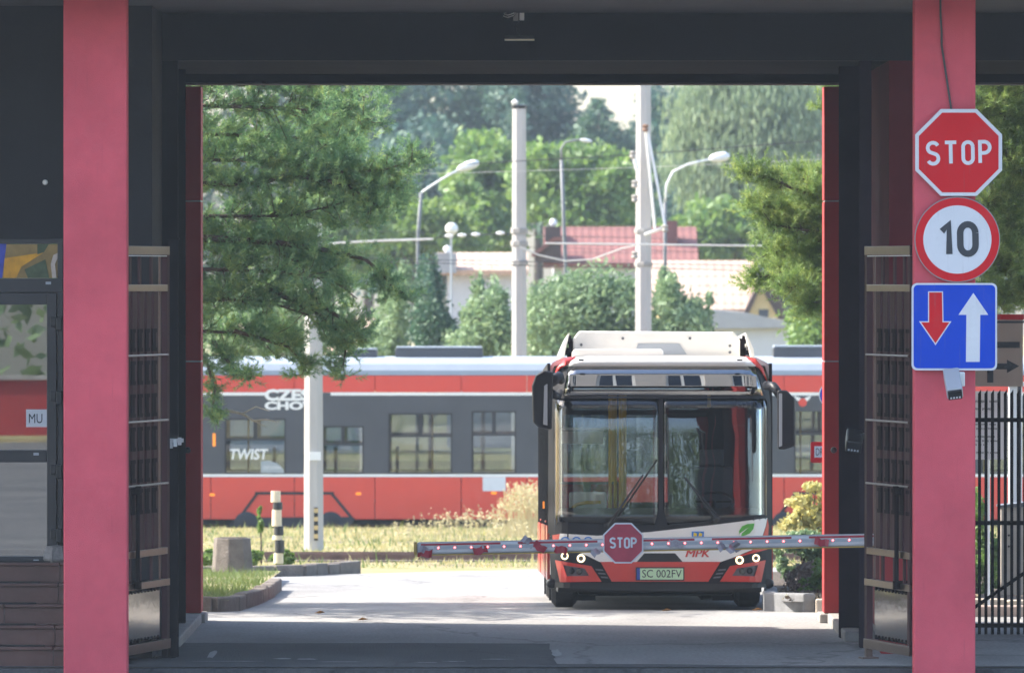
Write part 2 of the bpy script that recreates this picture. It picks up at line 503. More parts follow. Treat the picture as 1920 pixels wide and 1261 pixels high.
# darker asphalt laid in the passage, with a notch of older concrete
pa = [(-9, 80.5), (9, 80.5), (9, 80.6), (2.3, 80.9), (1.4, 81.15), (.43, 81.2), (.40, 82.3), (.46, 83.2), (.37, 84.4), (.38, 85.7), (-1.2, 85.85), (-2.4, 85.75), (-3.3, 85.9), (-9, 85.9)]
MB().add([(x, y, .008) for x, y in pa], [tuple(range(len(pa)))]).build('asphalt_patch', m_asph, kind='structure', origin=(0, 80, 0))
# worn road paint
m_wornpaint = M('worn road paint', (.20, .20, .20), .9, col2=(.55, .54, .52), scale=9)
rng = random.Random(3)
def blot(name, cx, cy, wx, wy, n=14, z=.012):
    P = []
    for i in range(n):
        q = 2 * math.pi * i / n; k = 1 + rng.uniform(-.3, .3)
        P.append((cx + wx * math.cos(q) * k, cy + wy * math.sin(q) * k, z))
    MB().add(P, [tuple(range(n))]).build(name, m_wornpaint, kind='structure')
for (px, py, w, h) in ((530, 1236, .09, .12), (575, 1237, .10, .1), (430, 1241, .30, .05), (640, 1242, .2, .04), (850, 1241, .1, .05), (930, 1237, .16, .05), (800, 1243, .12, .04), (398, 1228, .035, .8), (1043, 1225, .05, .8)):
    d = FPX * CAMZ / (py - HOR)
    blot('road_paint', WX(px, d), d, w, h)

# ------------------------------------------------------------------ gatehouse
gh = thing('gatehouse', 'dark grey gate building with red pillars framing the drive-through', 'building', (0, 86, 0))
def gbox(name, x0, x1, y0, y1, z0, z1, mat, bevel=0, label=None, parent=None):
    return MB().box(x0, x1, y0, y1, z0, z1).build(name, mat, parent or gh, bevel=bevel, label=label)
DW = 82.4
dx0, dx1 = WX(-105, DW), WX(118, DW)
dz0, dz1 = WZ(1045, DW), WZ(455, DW)
wl = MB()
wl.box(-16, dx0, DW, DW + .3, 0, 6.3).box(dx1, -3.475, DW, DW + .3, 0, 6.3)
wl.box(dx0, dx1, DW, DW + .3, dz1, 6.3).box(dx0, dx1, DW, DW + .3, 0, dz0)
wl.box(-3.6, -3.475, DW + .3, 85.4, 0, 6.3)
wl.box(-3.75, -3.6, 85.4, 91.0, 0, 6.3)
wl.build('front_wall', m_dark_wall, gh)
MB().box(-16, -3.75, 85.2, 85.4, 0, 6.3).build('inner_wall', m_facade, gh)
gbox('rear_wall', -16, -3.75, 90.8, 91.0, 0, 6.3, m_facade)
gbox('room_floor', dx0 - 1.5, -3.6, DW + .3, 85.2, .85, dz0 - .01, m_tile)
# beams, soffits, upper storey
gbox('soffit', -16, 16, 78.9, 84.7, 6.3, 6.5, m_soffit)
gbox('front_beam', -3.475, 16, 84.7, 85.0, 5.83, 6.3, m_dark_wall)
gbox('passage_ceiling', -3.6, 16, 85.0, 90.4, 5.83, 6.0, m_navy)
gbox('rear_beam', -3.6, 16, 90.4, 90.98, 5.74, 6.3, m_navy)
gbox('beam_edge', -3.6, 16, 90.36, 91.02, 5.725, 5.742, m_soffit)
gbox('side_frame', -3.475, -3.32, 84.75, 84.95, 0.0, 5.83, m_navy)
# upper floor towards the yard with windows that the bus glass mirrors
wins = [(-8.1 + 1.5 * i) for i in range(12)]
uf = MB()
Z0, Z1, ZB, ZT = 6.3, 11.2, 7.0, 8.5
xs = [-16]
for w in wins: xs += [w - .40, w + .40]
xs.append(16)
for i in range(0, len(xs), 2): uf.box(xs[i], xs[i+1], 90.7, 91.0, Z0, Z1)
for w in wins:
    uf.box(w - .40, w + .40, 90.7, 91.0, Z0, ZB).box(w - .40, w + .40, 90.7, 91.0, ZT, Z1)
uf.build('upper_wall', m_facade, gh)
gbox('upper_front_wall', -16, 16, 84.7, 85.0, 6.5, 11.2, m_dark_wall)
gbox('flat_roof', -16.3, 16.3, 84.4, 91.3, 11.2, 11.45, m_navy)
gbox('upper_inner_wall', -16, 16, 88.0, 88.2, 6.3, 11.2, m_navy)
m_pane = glass('window glass', (.25, .28, .3), boost=2)
for w in wins:
    fr = MB()
    fr.box(w - .40, w - .34, 90.8, 90.9, ZB, ZT).box(w + .34, w + .40, 90.8, 90.9, ZB, ZT).box(w - .035, w + .035, 90.8, 90.9, ZB, ZT)
    fr.box(w - .34, w + .34, 90.8, 90.9, ZT - .08, ZT).box(w - .34, w + .34, 90.8, 90.9, ZB, ZB + .08)
    f = fr.build('window', m_white, gh)
    MB().box(w - .34, w + .34, 90.84, 90.85, ZB + .08, ZT - .08).build('pane', m_pane, f)
# front pillars
MB().box(WX(119, 80), WX(238, 80), 80, 80.352, -.09, 6.3).build('pillar', m_plaster_red, gh, bevel=.012, label='tall red plaster pillar between the glass door and the gateway')
MB().box(WX(1714, 80), WX(1829, 80), 80, 80.352, -.09, 6.3).build('pillar', m_plaster_red, gh, bevel=.012, label='tall red plaster pillar carrying the road signs')
# pier between the bays and slim columns at the yard end
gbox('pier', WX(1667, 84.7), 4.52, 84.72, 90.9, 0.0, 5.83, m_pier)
m_joint = M('joint strip', (.30, .27, .28), .4, metal=.5)
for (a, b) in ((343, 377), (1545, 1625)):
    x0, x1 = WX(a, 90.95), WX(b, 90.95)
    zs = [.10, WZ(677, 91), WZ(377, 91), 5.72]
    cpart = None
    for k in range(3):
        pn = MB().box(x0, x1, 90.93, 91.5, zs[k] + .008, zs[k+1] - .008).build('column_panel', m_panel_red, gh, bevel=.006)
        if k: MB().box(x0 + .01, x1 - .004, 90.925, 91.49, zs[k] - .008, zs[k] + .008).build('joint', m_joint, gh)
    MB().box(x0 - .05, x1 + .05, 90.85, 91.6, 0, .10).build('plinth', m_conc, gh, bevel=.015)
# plinth kerbs along the passage
for sx in (-1, 1):
    xa, xb = (-3.6, -3.30) if sx < 0 else (3.36, 3.74)
    y = 84.9 if sx < 0 else 86.2
    while y < 90.7:
        MB().box(xa, xb, y, min(y + .95, 90.8), 0, .11).build('plinth', m_conc, gh, bevel=.015)
        y += .97
# steel posts in the passage
def hpost(px0, px1, d, top, base=0.0, mat=m_post, name='steel_post'):
    x0, x1 = WX(px0, d), WX(px1, d)
    w = x1 - x0
    mb = MB().box(x0, x1, d, d + .015, base, top).box(x0, x1, d + .185, d + .2, base, top).box((x0+x1)/2 - .008, (x0+x1)/2 + .008, d + .015, d + .185, base, top)
    return mb.build(name, mat, gh)
hpost(1574, 1613, 87.1, 5.83)
hpost(1612, 1634, 84.75, 5.83)
hpost(333, 347, 88.2, 5.83, mat=m_navy)
# glazed entrance door
y0 = DW - .015
dr = MB()
def dbox(mb, px0, px1, py0, py1, a=0.0, b=.08):
    return mb.box(WX(px0, DW), WX(px1, DW), y0 - a, y0 + b, WZ(py1, DW), WZ(py0, DW))
tf = MB()
dbox(tf, -105, 118, 448, 457); dbox(tf, 108, 118, 457, 522); dbox(tf, -105, 118, 522, 548); dbox(tf, -105, -95, 457, 522)
tw = tf.build('transom_window', m_frame, gh, bevel=.006)
m_gl_door = glass('door glass', (.5, .53, .53), boost=6.0, ior=1.55)
dbox(MB(), -95, 108, 457, 522, -.04, .046).build('pane', m_gl_door, tw)
dbox(dr, 88, 106, 549, 1045, .02); dbox(dr, -105, 88, 549, 571, .02); dbox(dr, -105, 88, 843, 866, .02); dbox(dr, -105, 88, 1042, 1068, .02); dbox(dr, -105, -92, 571, 1042, .02)
dbox(dr, 108, 118, 548, 1068)
door = dr.build('door', m_frame, gh, bevel=.006)
dbox(MB(), -92, 88, 571, 843, -.03, .038).build('pane', m_gl_door, door)
dbox(MB(), -92, 88, 866, 1042, -.03, .038).build('pane', m_gl_door, door)
for py in (603, 742, 880, 1000):
    h = MB()
    h.box(WX(95, DW), WX(106, DW), y0 - .06, y0, WZ(py + 9, DW), WZ(py - 9, DW)).box(WX(106, DW), WX(117, DW), y0 - .085, y0, WZ(py + 16, DW), WZ(py - 10, DW))
    h.build('hinge', m_black, door, bevel=.008)
for px, py in ((91, 530), (68, 850), (68, 1050)):
    MB().box(WX(px - 5, DW), WX(px + 5, DW), y0 - .026, y0 - .02, WZ(py + 3, DW), WZ(py - 2, DW)).build('maker_plate', m_grey, door)
# printed picture behind the transom, sheet of paper on the door
post = MB().box(WX(-95, DW), WX(108, DW), y0 + .030, y0 + .035, WZ(521, DW), WZ(458, DW)).build('poster', M('poster olive', (.30, .20, .07), .6, var=.3, scale=4), gh)
def pp(poly, mat, k):
    MB().prism([(WX(a, DW), WZ(b, DW)) for a, b in poly], y0 + .029 - .002 * k, y0 + .0296 - .002 * k).build('print', mat, post)
pp([(6, 521), (8, 484), (82, 473), (40, 500), (30, 521)], M('poster orange', (.62, .30, .02), .6, var=.2, scale=9), 1)
pp([(-5, 521), (-5, 457), (12, 457), (4, 521)], M('poster blue', (.05, .07, .38), .6, var=.3, scale=9), 2)
pp([(46, 505), (85, 486), (92, 521), (52, 521)], M('poster green', (.07, .10, .05), .6, var=.3, scale=12), 3)
pp([(70, 457), (92, 457), (82, 473), (70, 477)], MATS['poster green'], 4)
pp([(98, 521), (95, 495), (100, 478), (108, 474), (108, 484), (103, 495), (106, 521)], M('poster pale', (.5, .42, .36), .6, var=.2, scale=9), 5)
nt_ = MB().box(WX(49, DW), WX(88, DW), y0 - .004, y0 - .001, WZ(800, DW), WZ(767, DW)).build('paper_notice', m_sign_white, door)
font_flat(MB(), 'MU', WX(67, DW), WZ(784, DW), .13, .09, y0 - .006).build('lettering', m_sign_ink, nt_)
# street light bulb on the dark wall, ceiling lamp, boxes
MB().lathe([(.0, -.05), (.018, -.045), (.026, -.03), (.026, -.012), (.016, 0)], (WX(85, DW), DW, WZ(342, DW)), 'y', 14).build('wall_sensor', m_white, None, smooth=True, label='small white round sensor on the dark wall above the door', cat='sensor')

# ------------------------------------------------------------------ entrance steps
st = thing('entrance_steps', 'brown tiled steps with black mats below the glass door', 'stairs', (WX(40, 81.6), 81.5, 0))
nstep = 5
rise = (dz0 - .03) / nstep
xa, xb = -6.6, WX(119, 81) + .25
for k in range(nstep):
    yf = 80.72 + .3 * k
    zt = rise * (k + 1)
    MB().box(xa, xb, yf + .02, 82.38, rise * k, zt - .028).build('riser_core', m_conc_dark, st)
    x = xa + (.17 if k % 2 else 0)
    xx = [xa]
    t = xa + .4
    off = (.0, .0, .12, .0, .0)[k]
    while t + off < xb - .1:
        xx.append(t + off); t += .62
    xx.append(xb)
    for a, b in zip(xx[:-1], xx[1:]):
        MB().box(a + .004, b - .004, yf, yf + .02, rise * k + .004, zt - .034).build('tile', m_tile, st)
        MB().box(a + .004, b - .004, yf - .022, yf + .31 if k < nstep - 1 else 82.39, zt - .03, zt).build('tread_tile', m_tile, st, bevel=.006)
    MB().box(xa, WX((84, 64, 62, 66, 84)[k], 81), yf + .03, yf + .22, zt, zt + .012).build('mat', m_stepmat, st)
rk = MB()
rk.lathe([(.02, .16), (.10, .15), (.12, .10), (.13, .03), (.11, 0)][::-1], (WX(104, 82.05), 82.05, dz0 - .028), 'z', 7)
rk.build('stone', M('rough stone', (.22, .21, .20), .95, var=.3, scale=8, bump=.8), None, label='rough grey stone holding the door on the top step', cat='stone')

# ------------------------------------------------------------------ gate leaves
def zl(py): return WZ(py, 82.5)
def gate_leaf(px_hinge, sgn, label):
    hx = WX(px_hinge, 82.5)
    ang = math.atan2(-math.cos(R(11)), sgn * math.sin(R(11)))
    g = thing('gate_leaf', label, 'gate', (hx, 82.5, 0), (0, 0, ang), group='leaves of the open steel gate')
    Lf = 1.86
    def b(name, u0, u1, pa, pb, mat, v0=-.03, v1=.03, bevel=.004):
        return MB().box(u0, u1, v0, v1, zl(pb), zl(pa)).build(name, mat, g, bevel=bevel, local=True)
    b('hinge_stile', .014, .11, 461, 1212, m_brown)
    b('end_stile', Lf - .1, Lf, 461, 1212, m_brown)
    b('edge_trim', -.006, .004, 461, 1212, m_steel, -.020, .020)
    b('edge_bar', .004, .014, 461, 1212, m_brown_dark, -.03, .03, 0)
    b('inner_trim', .30, .312, 481, 1083, m_steel, -.010, .010)
    b('top_rail', .012, Lf, 462, 478, m_steel, -.032, .032)
    b('rail', .13, Lf, 479, 481, m_white, -.034, .034)
    b('rail', .10, Lf, 533, 546, m_steel, -.032, .032)
    b('rail', .10, Lf, 1024, 1037, m_steel, -.032, .032)
    b('rail', .012, Lf, 1083, 1096, m_steel, -.034, .034)
    b('bottom_rail', -.01, Lf, 1196, 1214, m_steel, -.036, .036)
    for py in (664, 786, 904):
        MB().tube([(.13, -.04 * 1, zl(py)), (Lf, -.04, zl(py))], .011, 8).build('cross_rod', m_steel, g, local=True)
        MB().tube([(.13, .04 * 1, zl(py)), (Lf, .04, zl(py))], .011, 8).build('cross_rod', m_steel, g, local=True)
    for i in range(5):
        u = .40 + .29 * i
        b('slat', u, u + .2, 546, 1024, m_brown, -.012, .012, .003)
        for (pa, pb) in ((617, 655), (676, 716), (737, 776), (798, 838), (858, 896), (912, 955)):
            MB().box(u + .155, u + .275, -.024, .024, zl(pb), zl(pa)).box(u + .14, u + .29, -.03, .03, zl(pa + 5), zl(pa - 2)).box(u + .14, u + .29, -.03, .03, zl(pb + 2), zl(pb - 5)).build('clasp', m_brown_dark, g, local=True)
    for u in (.62, 1.1, 1.5):
        b('bar', u, u + .07, 481, 533, m_brown, -.01, .01, 0)
        b('bar', u, u + .07, 1037, 1083, m_brown, -.01, .01, 0)
    m_mirror = MATS.get('polished sheet') or M('polished sheet', (.46, .42, .36), .10, metal=1., var=.06, bump=.12, bscale=3)
    b('kick_plate', .36, Lf - .12, 1101, 1190, m_mirror, -.012, .012, 0)
    for i in range(10):
        u = .42 + .135 * i
        for py in (1099, 1190):
            MB().lathe([(.022, -.02), (.022, .02)], (u, 0, zl(py)), 'y', 10).build('stud', m_brown_dark, g, local=True)
    s2 = -sgn
    MB().tube([(1.46, .06 * s2, zl(905)), (1.46, .06 * s2, zl(1090))], .022, 10).build('drop_bolt', m_brown_dark, g, local=True)
    for py in (912, 1086):
        MB().box(1.42, 1.50, -.09, .09, zl(py + 8), zl(py - 8)).build('bolt_bracket', m_brown_dark, g, local=True, bevel=.008)
    MB().box(.02, .10, -.03, .03, 0.0, zl(1214)).box(-.03, .15, -.08, .08, 0.0, .02).build('foot', m_steel if sgn > 0 else m_navy, g, local=True)
    return g
gate_leaf(313, -1, 'brown steel gate leaf standing open beside the entrance steps')
gate_leaf(1626, 1, 'brown steel gate leaf standing open behind the sign pillar')
gp = thing('gate_post', 'dark steel hinge post of the left gate leaf', 'post', (WX(323, 82.75), 82.75, 0))
x0, x1 = WX(313, 82.7), WX(334, 82.7)
MB().box(x0, x1, 82.65, 82.85, 0, WZ(449, 82.7)).build('shaft', m_navy, gp, bevel=.008)
MB().box(x0 - .01, x1 + .01, 82.62, 82.88, WZ(449, 82.7), WZ(446, 82.7)).build('cap', m_navy, gp)
for i, px in enumerate((317, 325, 333)):
    MB().box(WX(px, 82.5), WX(px + 6, 82.5), 82.50, 82.66, WZ(840 - 3 * i, 82.5), WZ(826 - 3 * i, 82.5)).build('latch', m_white if i % 2 else m_alu, gp)
MB().box(WX(313, 82.5), WX(343, 82.5), 82.53, 82.66, WZ(829, 82.5), WZ(822, 82.5)).build('latch_arm', m_alu, gp)
MB().lathe([(.0, -.12), (.03, -.11), (.035, -.06), (.02, 0)], (WX(352, 90.9), 90.9, WZ(843, 90.9)), 'y', 12).build('buffer', m_black, gh)
MB().lathe([(.0, -.12), (.03, -.11), (.035, -.06), (.02, 0)], (WX(1563, 90.9), 90.9, WZ(843, 90.9)), 'y', 12).build('buffer', m_black, gh)

# ------------------------------------------------------------------ ceiling lamp
D = 84.68
jb = thing('junction_box', 'pale junction box with loose cables on the dark front beam', 'box', tuple(W(968, 40, D)))
MB().box(WX(962, D), WX(972, D), D - .07, D, WZ(40, D), WZ(17, D)).build('case', m_conc, jb, bevel=.006)
MB().box(WX(974, D), WX(983, D), D - .075, D, WZ(39, D), WZ(17, D)).build('case', m_white, jb, bevel=.006)
for k in range(4):
    MB().tube([W(971, 17 + k, D - .08), W(962, 26 + k * 2, D - .12), W(952, 29 + k * 2.2, D - .14), W(946 - k, 27 + k * 2, D - .1), W(952, 20, D - .06), W(965, 16, D - .04)], .006, 5).build('cable', m_wire if k % 2 else m_wire_pale, jb)
lp = thing('linear_lamp', 'slim linear lamp hanging on a cable below the dark beam', 'lamp', tuple(W(973, 77, 84.3)))
MB().box(WX(947, 84.3), WX(1001, 84.3), 84.2, 84.4, WZ(74, 84.3), WZ(67, 84.3)).build('housing', m_black, lp, bevel=.006)
MB().box(WX(946, 84.3), WX(1002, 84.3), 84.195, 84.405, WZ(76.4, 84.3), WZ(74, 84.3)).build('diffuser', M('diffuser', (.8, .72, .55), .5, var=.02), lp)
MB().tube([W(973, 40, 84.5), W(968, 50, 84.4), W(970, 60, 84.32), W(976, 68, 84.3)], .008, 6).build('cable', m_wire, lp)

# ------------------------------------------------------------------ road signs on the right pillar
D = 79.93
s_ = S(D)
def ngon(cx, cz, r, n, a0=0): return [(cx + r * math.cos(R(a0 + 360 * i / n)), cz + r * math.sin(R(a0 + 360 * i / n))) for i in range(n)]
sg = thing('stop_sign', 'large red octagonal stop sign at the top of the right pillar', 'sign', tuple(W(1797, 368, D)))
cx, cz = WX(1797.5, D), WZ(286, D)
rr = 81.5 / s_ / math.cos(R(22.5))
MB().prism(ngon(cx, cz, rr, 8, 22.5), D, D + .03).build('plate', m_sign_white, sg, bevel=.006)
MB().prism(ngon(cx, cz, rr * .915, 8, 22.5), D - .004, D + .002).build('face', m_sign_red, sg)
stroke_text(MB(), 'STOP', cx, cz - .003, 39.5 / s_, 6.8 / s_, D - .008, D - .002, gap=.34, tilt=.02).build('lettering', m_sign_white, sg)
MB().box(cx - .1, cx + .1, D + .03, 80.0, cz - .2, cz + .2).build('bracket', m_sign_back, sg)
sg = thing('speed_limit_sign', 'round white speed limit sign with red rim reading 10', 'sign', tuple(W(1795, 530, D)))
cx, cz = WX(1795, D), WZ(449, D)
MB().lathe([(80 / s_, .03), (80.5 / s_, .015), (80 / s_, 0)], (cx, D, cz), 'y', 56).build('plate', m_sign_back, sg)
MB().lathe([(78.5 / s_, .002), (78.5 / s_, -.003)], (cx, D, cz), 'y', 56).build('rim', m_sign_red, sg)
MB().lathe([(64 / s_, 0), (64 / s_, -.006)], (cx, D, cz), 'y', 56).build('face', m_sign_white, sg)
stroke_text(MB(), '10', cx + .01, cz + .003, 55 / s_, 12.2 / s_, D - .010, D - .004, gap=.34, tilt=.02).build('lettering', m_sign_ink, sg)
MB().box(cx - .1, cx + .1, D + .03, 80.0, cz - .2, cz + .2).build('bracket', m_sign_back, sg)
sg = thing('priority_sign', 'square blue sign with a red and a white arrow', 'sign', tuple(W(1789, 693, D)))
def rrect(x0, x1, z0, z1, r, n=5):
    P = []
    for (a, b, q) in ((x1 - r, z1 - r, 0), (x0 + r, z1 - r, 90), (x0 + r, z0 + r, 180), (x1 - r, z0 + r, 270)):
        P += arc(a, b, r, r, q, q + 90, n)
    return P
MB().prism(rrect(WX(1709.5, D), WX(1869.5, D), WZ(694, D), WZ(530.5, D), .05), D, D + .03).build('plate', m_sign_white, sg)
MB().prism(rrect(WX(1713, D), WX(1866, D), WZ(690, D), WZ(534, D), .04), D - .004, D + .002).build('face', m_sign_blue, sg)
q = lambda P: [(WX(a, D), WZ(b, D)) for a, b in P]
MB().prism(q([(1740, 546), (1768, 546), (1769, 602), (1784, 602), (1754, 647), (1723, 602), (1740, 602)]), D - .007, D).build('red_arrow_edge', m_sign_white, sg)
MB().prism(q([(1742, 548), (1766, 548), (1767, 604), (1780, 604), (1754, 643), (1727, 604), (1742, 604)]), D - .009, D).build('red_arrow', m_sign_red, sg)
MB().prism(q([(1825, 549), (1853, 590), (1838, 590), (1837, 678), (1811, 678), (1812, 590), (1797, 590)]), D - .007, D).build('white_arrow', m_sign_white, sg)
MB().box(WX(1760, D), WX(1800, D), D + .03, 80.0, WZ(650, D), WZ(570, D)).build('bracket', m_sign_back, sg)
cp = [W(1763, -25, D), W(1764, 30, D), W(1766, 63, D), W(1766, 85, D), W(1772, 125, D), W(1778, 165, D), W(1784, 205, D)]
MB().tube([(p.x, 79.985, p.z) for p in cp], .011, 6).build('cable', m_wire, None, label='thin black cable running down the right pillar to the stop sign', cat='cable')
# security cameras
D = 79.9
cc = thing('security_camera', 'grey box security camera below the blue arrow sign', 'camera', tuple(W(1786, 748, D)))
mtx = Matrix.Rotation(R(-7), 3, 'Y') @ Matrix.Rotation(R(38), 3, 'X')
MB().obox(W(1787, 718, 79.72), (.15, .32, .115), mtx).build('housing', m_grey, cc, bevel=.012)
fc = W(1787, 718, 79.72) + mtx @ Vector((0, -.165, -.004))
MB().obox(fc, (.13, .03, .10), mtx).build('front', m_black, cc, bevel=.006)
for k in range(4):
    MB().obox(fc + mtx @ Vector((-.04 + .027 * k, -.017, -.025)), (.016, .006, .016), mtx).build('diode', m_sign_white, cc)
MB().box(WX(1795, D), WX(1809, D), 79.86, 80.0, WZ(724, D), WZ(697, D)).build('bracket', m_white, cc, bevel=.01)
cc = thing('security_camera', 'black box security camera on the dark post beside the right gate leaf', 'camera', tuple(W(1600, 845, 84.5)))
mtx = Matrix.Rotation(R(8), 3, 'Y') @ Matrix.Rotation(R(20), 3, 'X')
MB().obox(W(1601, 826, 84.4), (.16, .36, .13), mtx).build('housing', m_black, cc, bevel=.02)
fc = W(1601, 826, 84.4) + mtx @ Vector((0, -.185, -.01))
for k in range(4):
    MB().obox(fc + mtx @ Vector((-.045 + .03 * k, 0, -.02)), (.018, .008, .018), mtx).build('diode', m_grey, cc)
MB().box(WX(1606, 84.5), WX(1625, 84.5), 84.4, 84.75, WZ(822, 84.5), WZ(812, 84.5)).build('bracket', m_black, cc)

# ------------------------------------------------------------------ boom barrier
D = 83.6
bb = thing('boom_barrier', 'lowered red and white barrier boom with small red lights and stop sign', 'barrier', (WX(1670, D), D, 0))
A = W(776, 1027.5, D); B = W(1640, 1011, D)
axis = (B - A).normalized()
mt = Matrix((axis, Vector((0, 1, 0)), axis.cross(Vector((0, 1, 0))))).transposed()
Lb = (B - A).length
def bpt(t, dy=0, dz=0): return A + axis * t + Vector((0, dy, 0)) + mt @ Vector((0, 0, dz))
def bbox(name, t0, t1, dz0_, dz1_, y0_, y1_, mat, bevel=0, par=None):
    return MB().obox(bpt((t0 + t1) / 2, (y0_ + y1_) / 2, (dz0_ + dz1_) / 2), (t1 - t0, y1_ - y0_, dz1_ - dz0_), mt).build(name, mat, par or bb, bevel=bevel)
H = .06
bm_ = bbox('boom', 0.03, Lb, -H, H, -.04, .04, m_alu, .02)
bbox('end_cap', 0, .03, -H - .004, H + .004, -.045, .045, m_capy, .006)
bbox('bottom_edge', .03, Lb, -H - .012, -H, -.03, .03, m_capy)
k = 0; t = .07
while t < Lb - .1:
    w_ = .78 if k % 2 == 0 else .17
    bbox('stripe', t, min(t + w_, Lb), .026, .046, -.044, -.040, m_tape_red if k % 2 == 0 else m_sign_white)
    t += w_; k += 1
bbox('light_strip', .2, Lb, -.012, .018, -.046, -.041, m_grey)
t = .24
while t < Lb - .02:
    MB().lathe([(.0095, .0), (.008, -.005), (.0, -.008)], bpt(t, -.046, .003), 'y', 8).build('light', m_led, bb)
    t += .161
for (px, dz, r1, r2, red) in ((797, -.02, 20, 15, 0), (797, -.05, 4, -10, 1), (900, -.03, -15, 10, 1), (990, .05, 40, 20, 0), (1012, -.01, 35, -15, 1), (1118, -.06, -40, 30, 0), (1266, 0, 8, -15, 0), (1355, -.03, -30, 30, 0), (1372, -.05, -50, 30, 0), (1380, -.03, 60, 40, 0), (1540, -.015, 10, 5, 1), (1052, -.04, 12, -20, 1)):
    c = bpt((W(px, 1020, D) - A).dot(axis), -.05, dz)
    rm = Matrix.Rotation(R(r1), 3, 'Y') @ Matrix.Rotation(R(r2), 3, 'Z')
    n = 5; V = []; F = []
    for i in range(n):
        for j in (0, 1):
            V.append(c + rm @ Vector((-.07 + .14 * i / (n-1), -.012 * math.sin(i * 1.7) - .01, (-.035 if j == 0 else .035) + .01 * math.sin(i * 2.1 + px))))
    for i in range(n - 1): F.append((2*i, 2*i+2, 2*i+3, 2*i+1))
    V2 = [v + Vector((0, .004, 0)) for v in V]
    F2 = [tuple(i + len(V) for i in f[::-1]) for f in F]
    MB().add(V + V2, F + F2).build('tape_flap', m_tape_red if red else m_tape, bb)
cx, cz = WX(1168.5, D - .07), WZ(1017.5, D - .07)
ds = D - .07
rr = 38 / S(ds) / math.cos(R(22.5))
bs = MB().prism(ngon(cx, cz, rr, 8, 22.5), ds, ds + .012).build('boom_sign', m_sign_white, bb, label='small faded octagonal stop sign fixed to the boom')
MB().prism(ngon(cx, cz, rr * .925, 8, 22.5), ds - .004, ds + .002).build('face', m_faded_red, bs)
stroke_text(MB(), 'STOP', cx, cz + .002, 17.5 / S(ds), 3.6 / S(ds), ds - .008, ds - .002, gap=.27).build('lettering', m_sign_white, bs)
MB().box(WX(1650, D), WX(1704, D), D - .15, D + .15, 0, 1.12).build('cabinet', m_panel_red, bb, bevel=.02)
# ------------------------------------------------------------------ the bus
m_bred = M('bus red', (.58, .040, .032), .3, var=.05, coat=.5)
m_bwhite = M('bus white', (.80, .79, .77), .3, var=.03, coat=.4)
m_bblack = M('bus black', (.016, .017, .022), .45, var=.2, spec=.25)
m_bgrey = M('bus grey', (.12, .125, .14), .4, var=.1)
m_ws = glass('windscreen glass', (.90, .93, .93), boost=1.35, ior=1.52, wavy=.06)
m_sideglass = glass('bus side glass', (.62, .66, .68), boost=1.3)
m_dest = glass('display glass', (.10, .11, .13), boost=6.5, ior=1.52, wavy=.05)
m_dash = M('dashboard', (.085, .075, .075), .7, var=.1)
m_liner = M('bus lining', (.66, .66, .64), .7, var=.05)
m_busfloor = M('bus floor', (.16, .16, .17), .7)
m_seat = M('bus seat', (.30, .045, .06), .8, var=.4, scale=25)
m_seat2 = M('bus seat shell', (.10, .11, .13), .5)
m_drl = M('daytime light', (.9, .85, .7), .3, emis=((1, .80, .45), .95))
m_lens = M('lens', (.10, .10, .095), .15, metal=.5)
m_plate_green = M('number plate', (.55, .76, .50), .4, var=.03)
m_plate_blue = M('plate blue', (.03, .07, .35), .4)
m_leafg = M('leaf emblem', (.10, .42, .06), .4, var=.25, scale=8)
m_emb_y = M('emblem yellow', (.75, .55, .05), .4)
m_emb_b = M('emblem blue', (.04, .2, .6), .4)
m_orange = M('orange lens', (.8, .22, .02), .3, emis=((1, .3, .02), .25))

BD = 95.8
bus_loc = (WX(1239, BD), BD, gz(BD))
bus = thing('city_bus', 'red and white city bus facing the gate behind the barrier', 'bus', bus_loc, (-.025, 0, .006))
def bx(px): return (px - 1239) / 167.0
def bz(py): return (1144.2 - py) / 167.0
def q2(P): return [(bx(a), bz(b)) for a, b in P]
def F(x, z):
    u = abs(x) / 1.275
    y = .06 * u * u + .24 * max(0, (u - .78) / .22) ** 2
    if z > 1.0: y += (min(z, 2.4) - 1.0) * .042
    if z > 2.0: y += .6 * (min(z, 2.4) - 2.0) ** 3
    if z > 2.4:
        t = min(z, 2.78) - 2.4
        y += .33 * t + .16 * t * t
    if z > 2.74: y += (z - 2.74) ** 1.5 * 3
    return y
def patch(mb, poly, off=.0, thick=.02, step=.07):
    b = bmesh.new()
    vs_ = [b.verts.new((x, 0, z)) for x, z in poly]
    b.faces.new(vs_)
    for ax, lo, hi in ((0, min(p[0] for p in poly), max(p[0] for p in poly)), (2, min(p[1] for p in poly), max(p[1] for p in poly))):
        stp = step if ax == 0 else step * 2
        n = int((hi - lo) / stp)
        for i in range(1, n + 1):
            c = lo + i * (hi - lo) / (n + 1)
            co = [0, 0, 0]; co[ax] = c
            no = [0, 0, 0]; no[ax] = 1
            bmesh.ops.bisect_plane(b, geom=b.verts[:] + b.edges[:] + b.faces[:], plane_co=co, plane_no=no)
    bmesh.ops.triangulate(b, faces=b.faces[:])
    r = bmesh.ops.extrude_face_region(b, geom=b.faces[:])
    back = [e for e in r['geom'] if isinstance(e, bmesh.types.BMVert)]
    bs_ = set(back)
    for v in b.verts:
        v.co.y = F(v.co.x, v.co.z) - off + (thick if v in bs_ else 0)
    b.verts.index_update()
    mb.add([tuple(v.co) for v in b.verts], [tuple(v.index for v in f.verts) for f in b.faces])
    b.free()
    return mb
def bpatch(name, P, mat, off=0., thick=.02, parent=None, bevel=0, smooth=False, label=None, pix=True):
    return patch(MB(), q2(P) if pix else P, off, thick).build(name, mat, parent or bus, local=True, smooth=smooth, label=label)
mir = lambda P: [(2 * 1239 - a, b) for a, b in P]

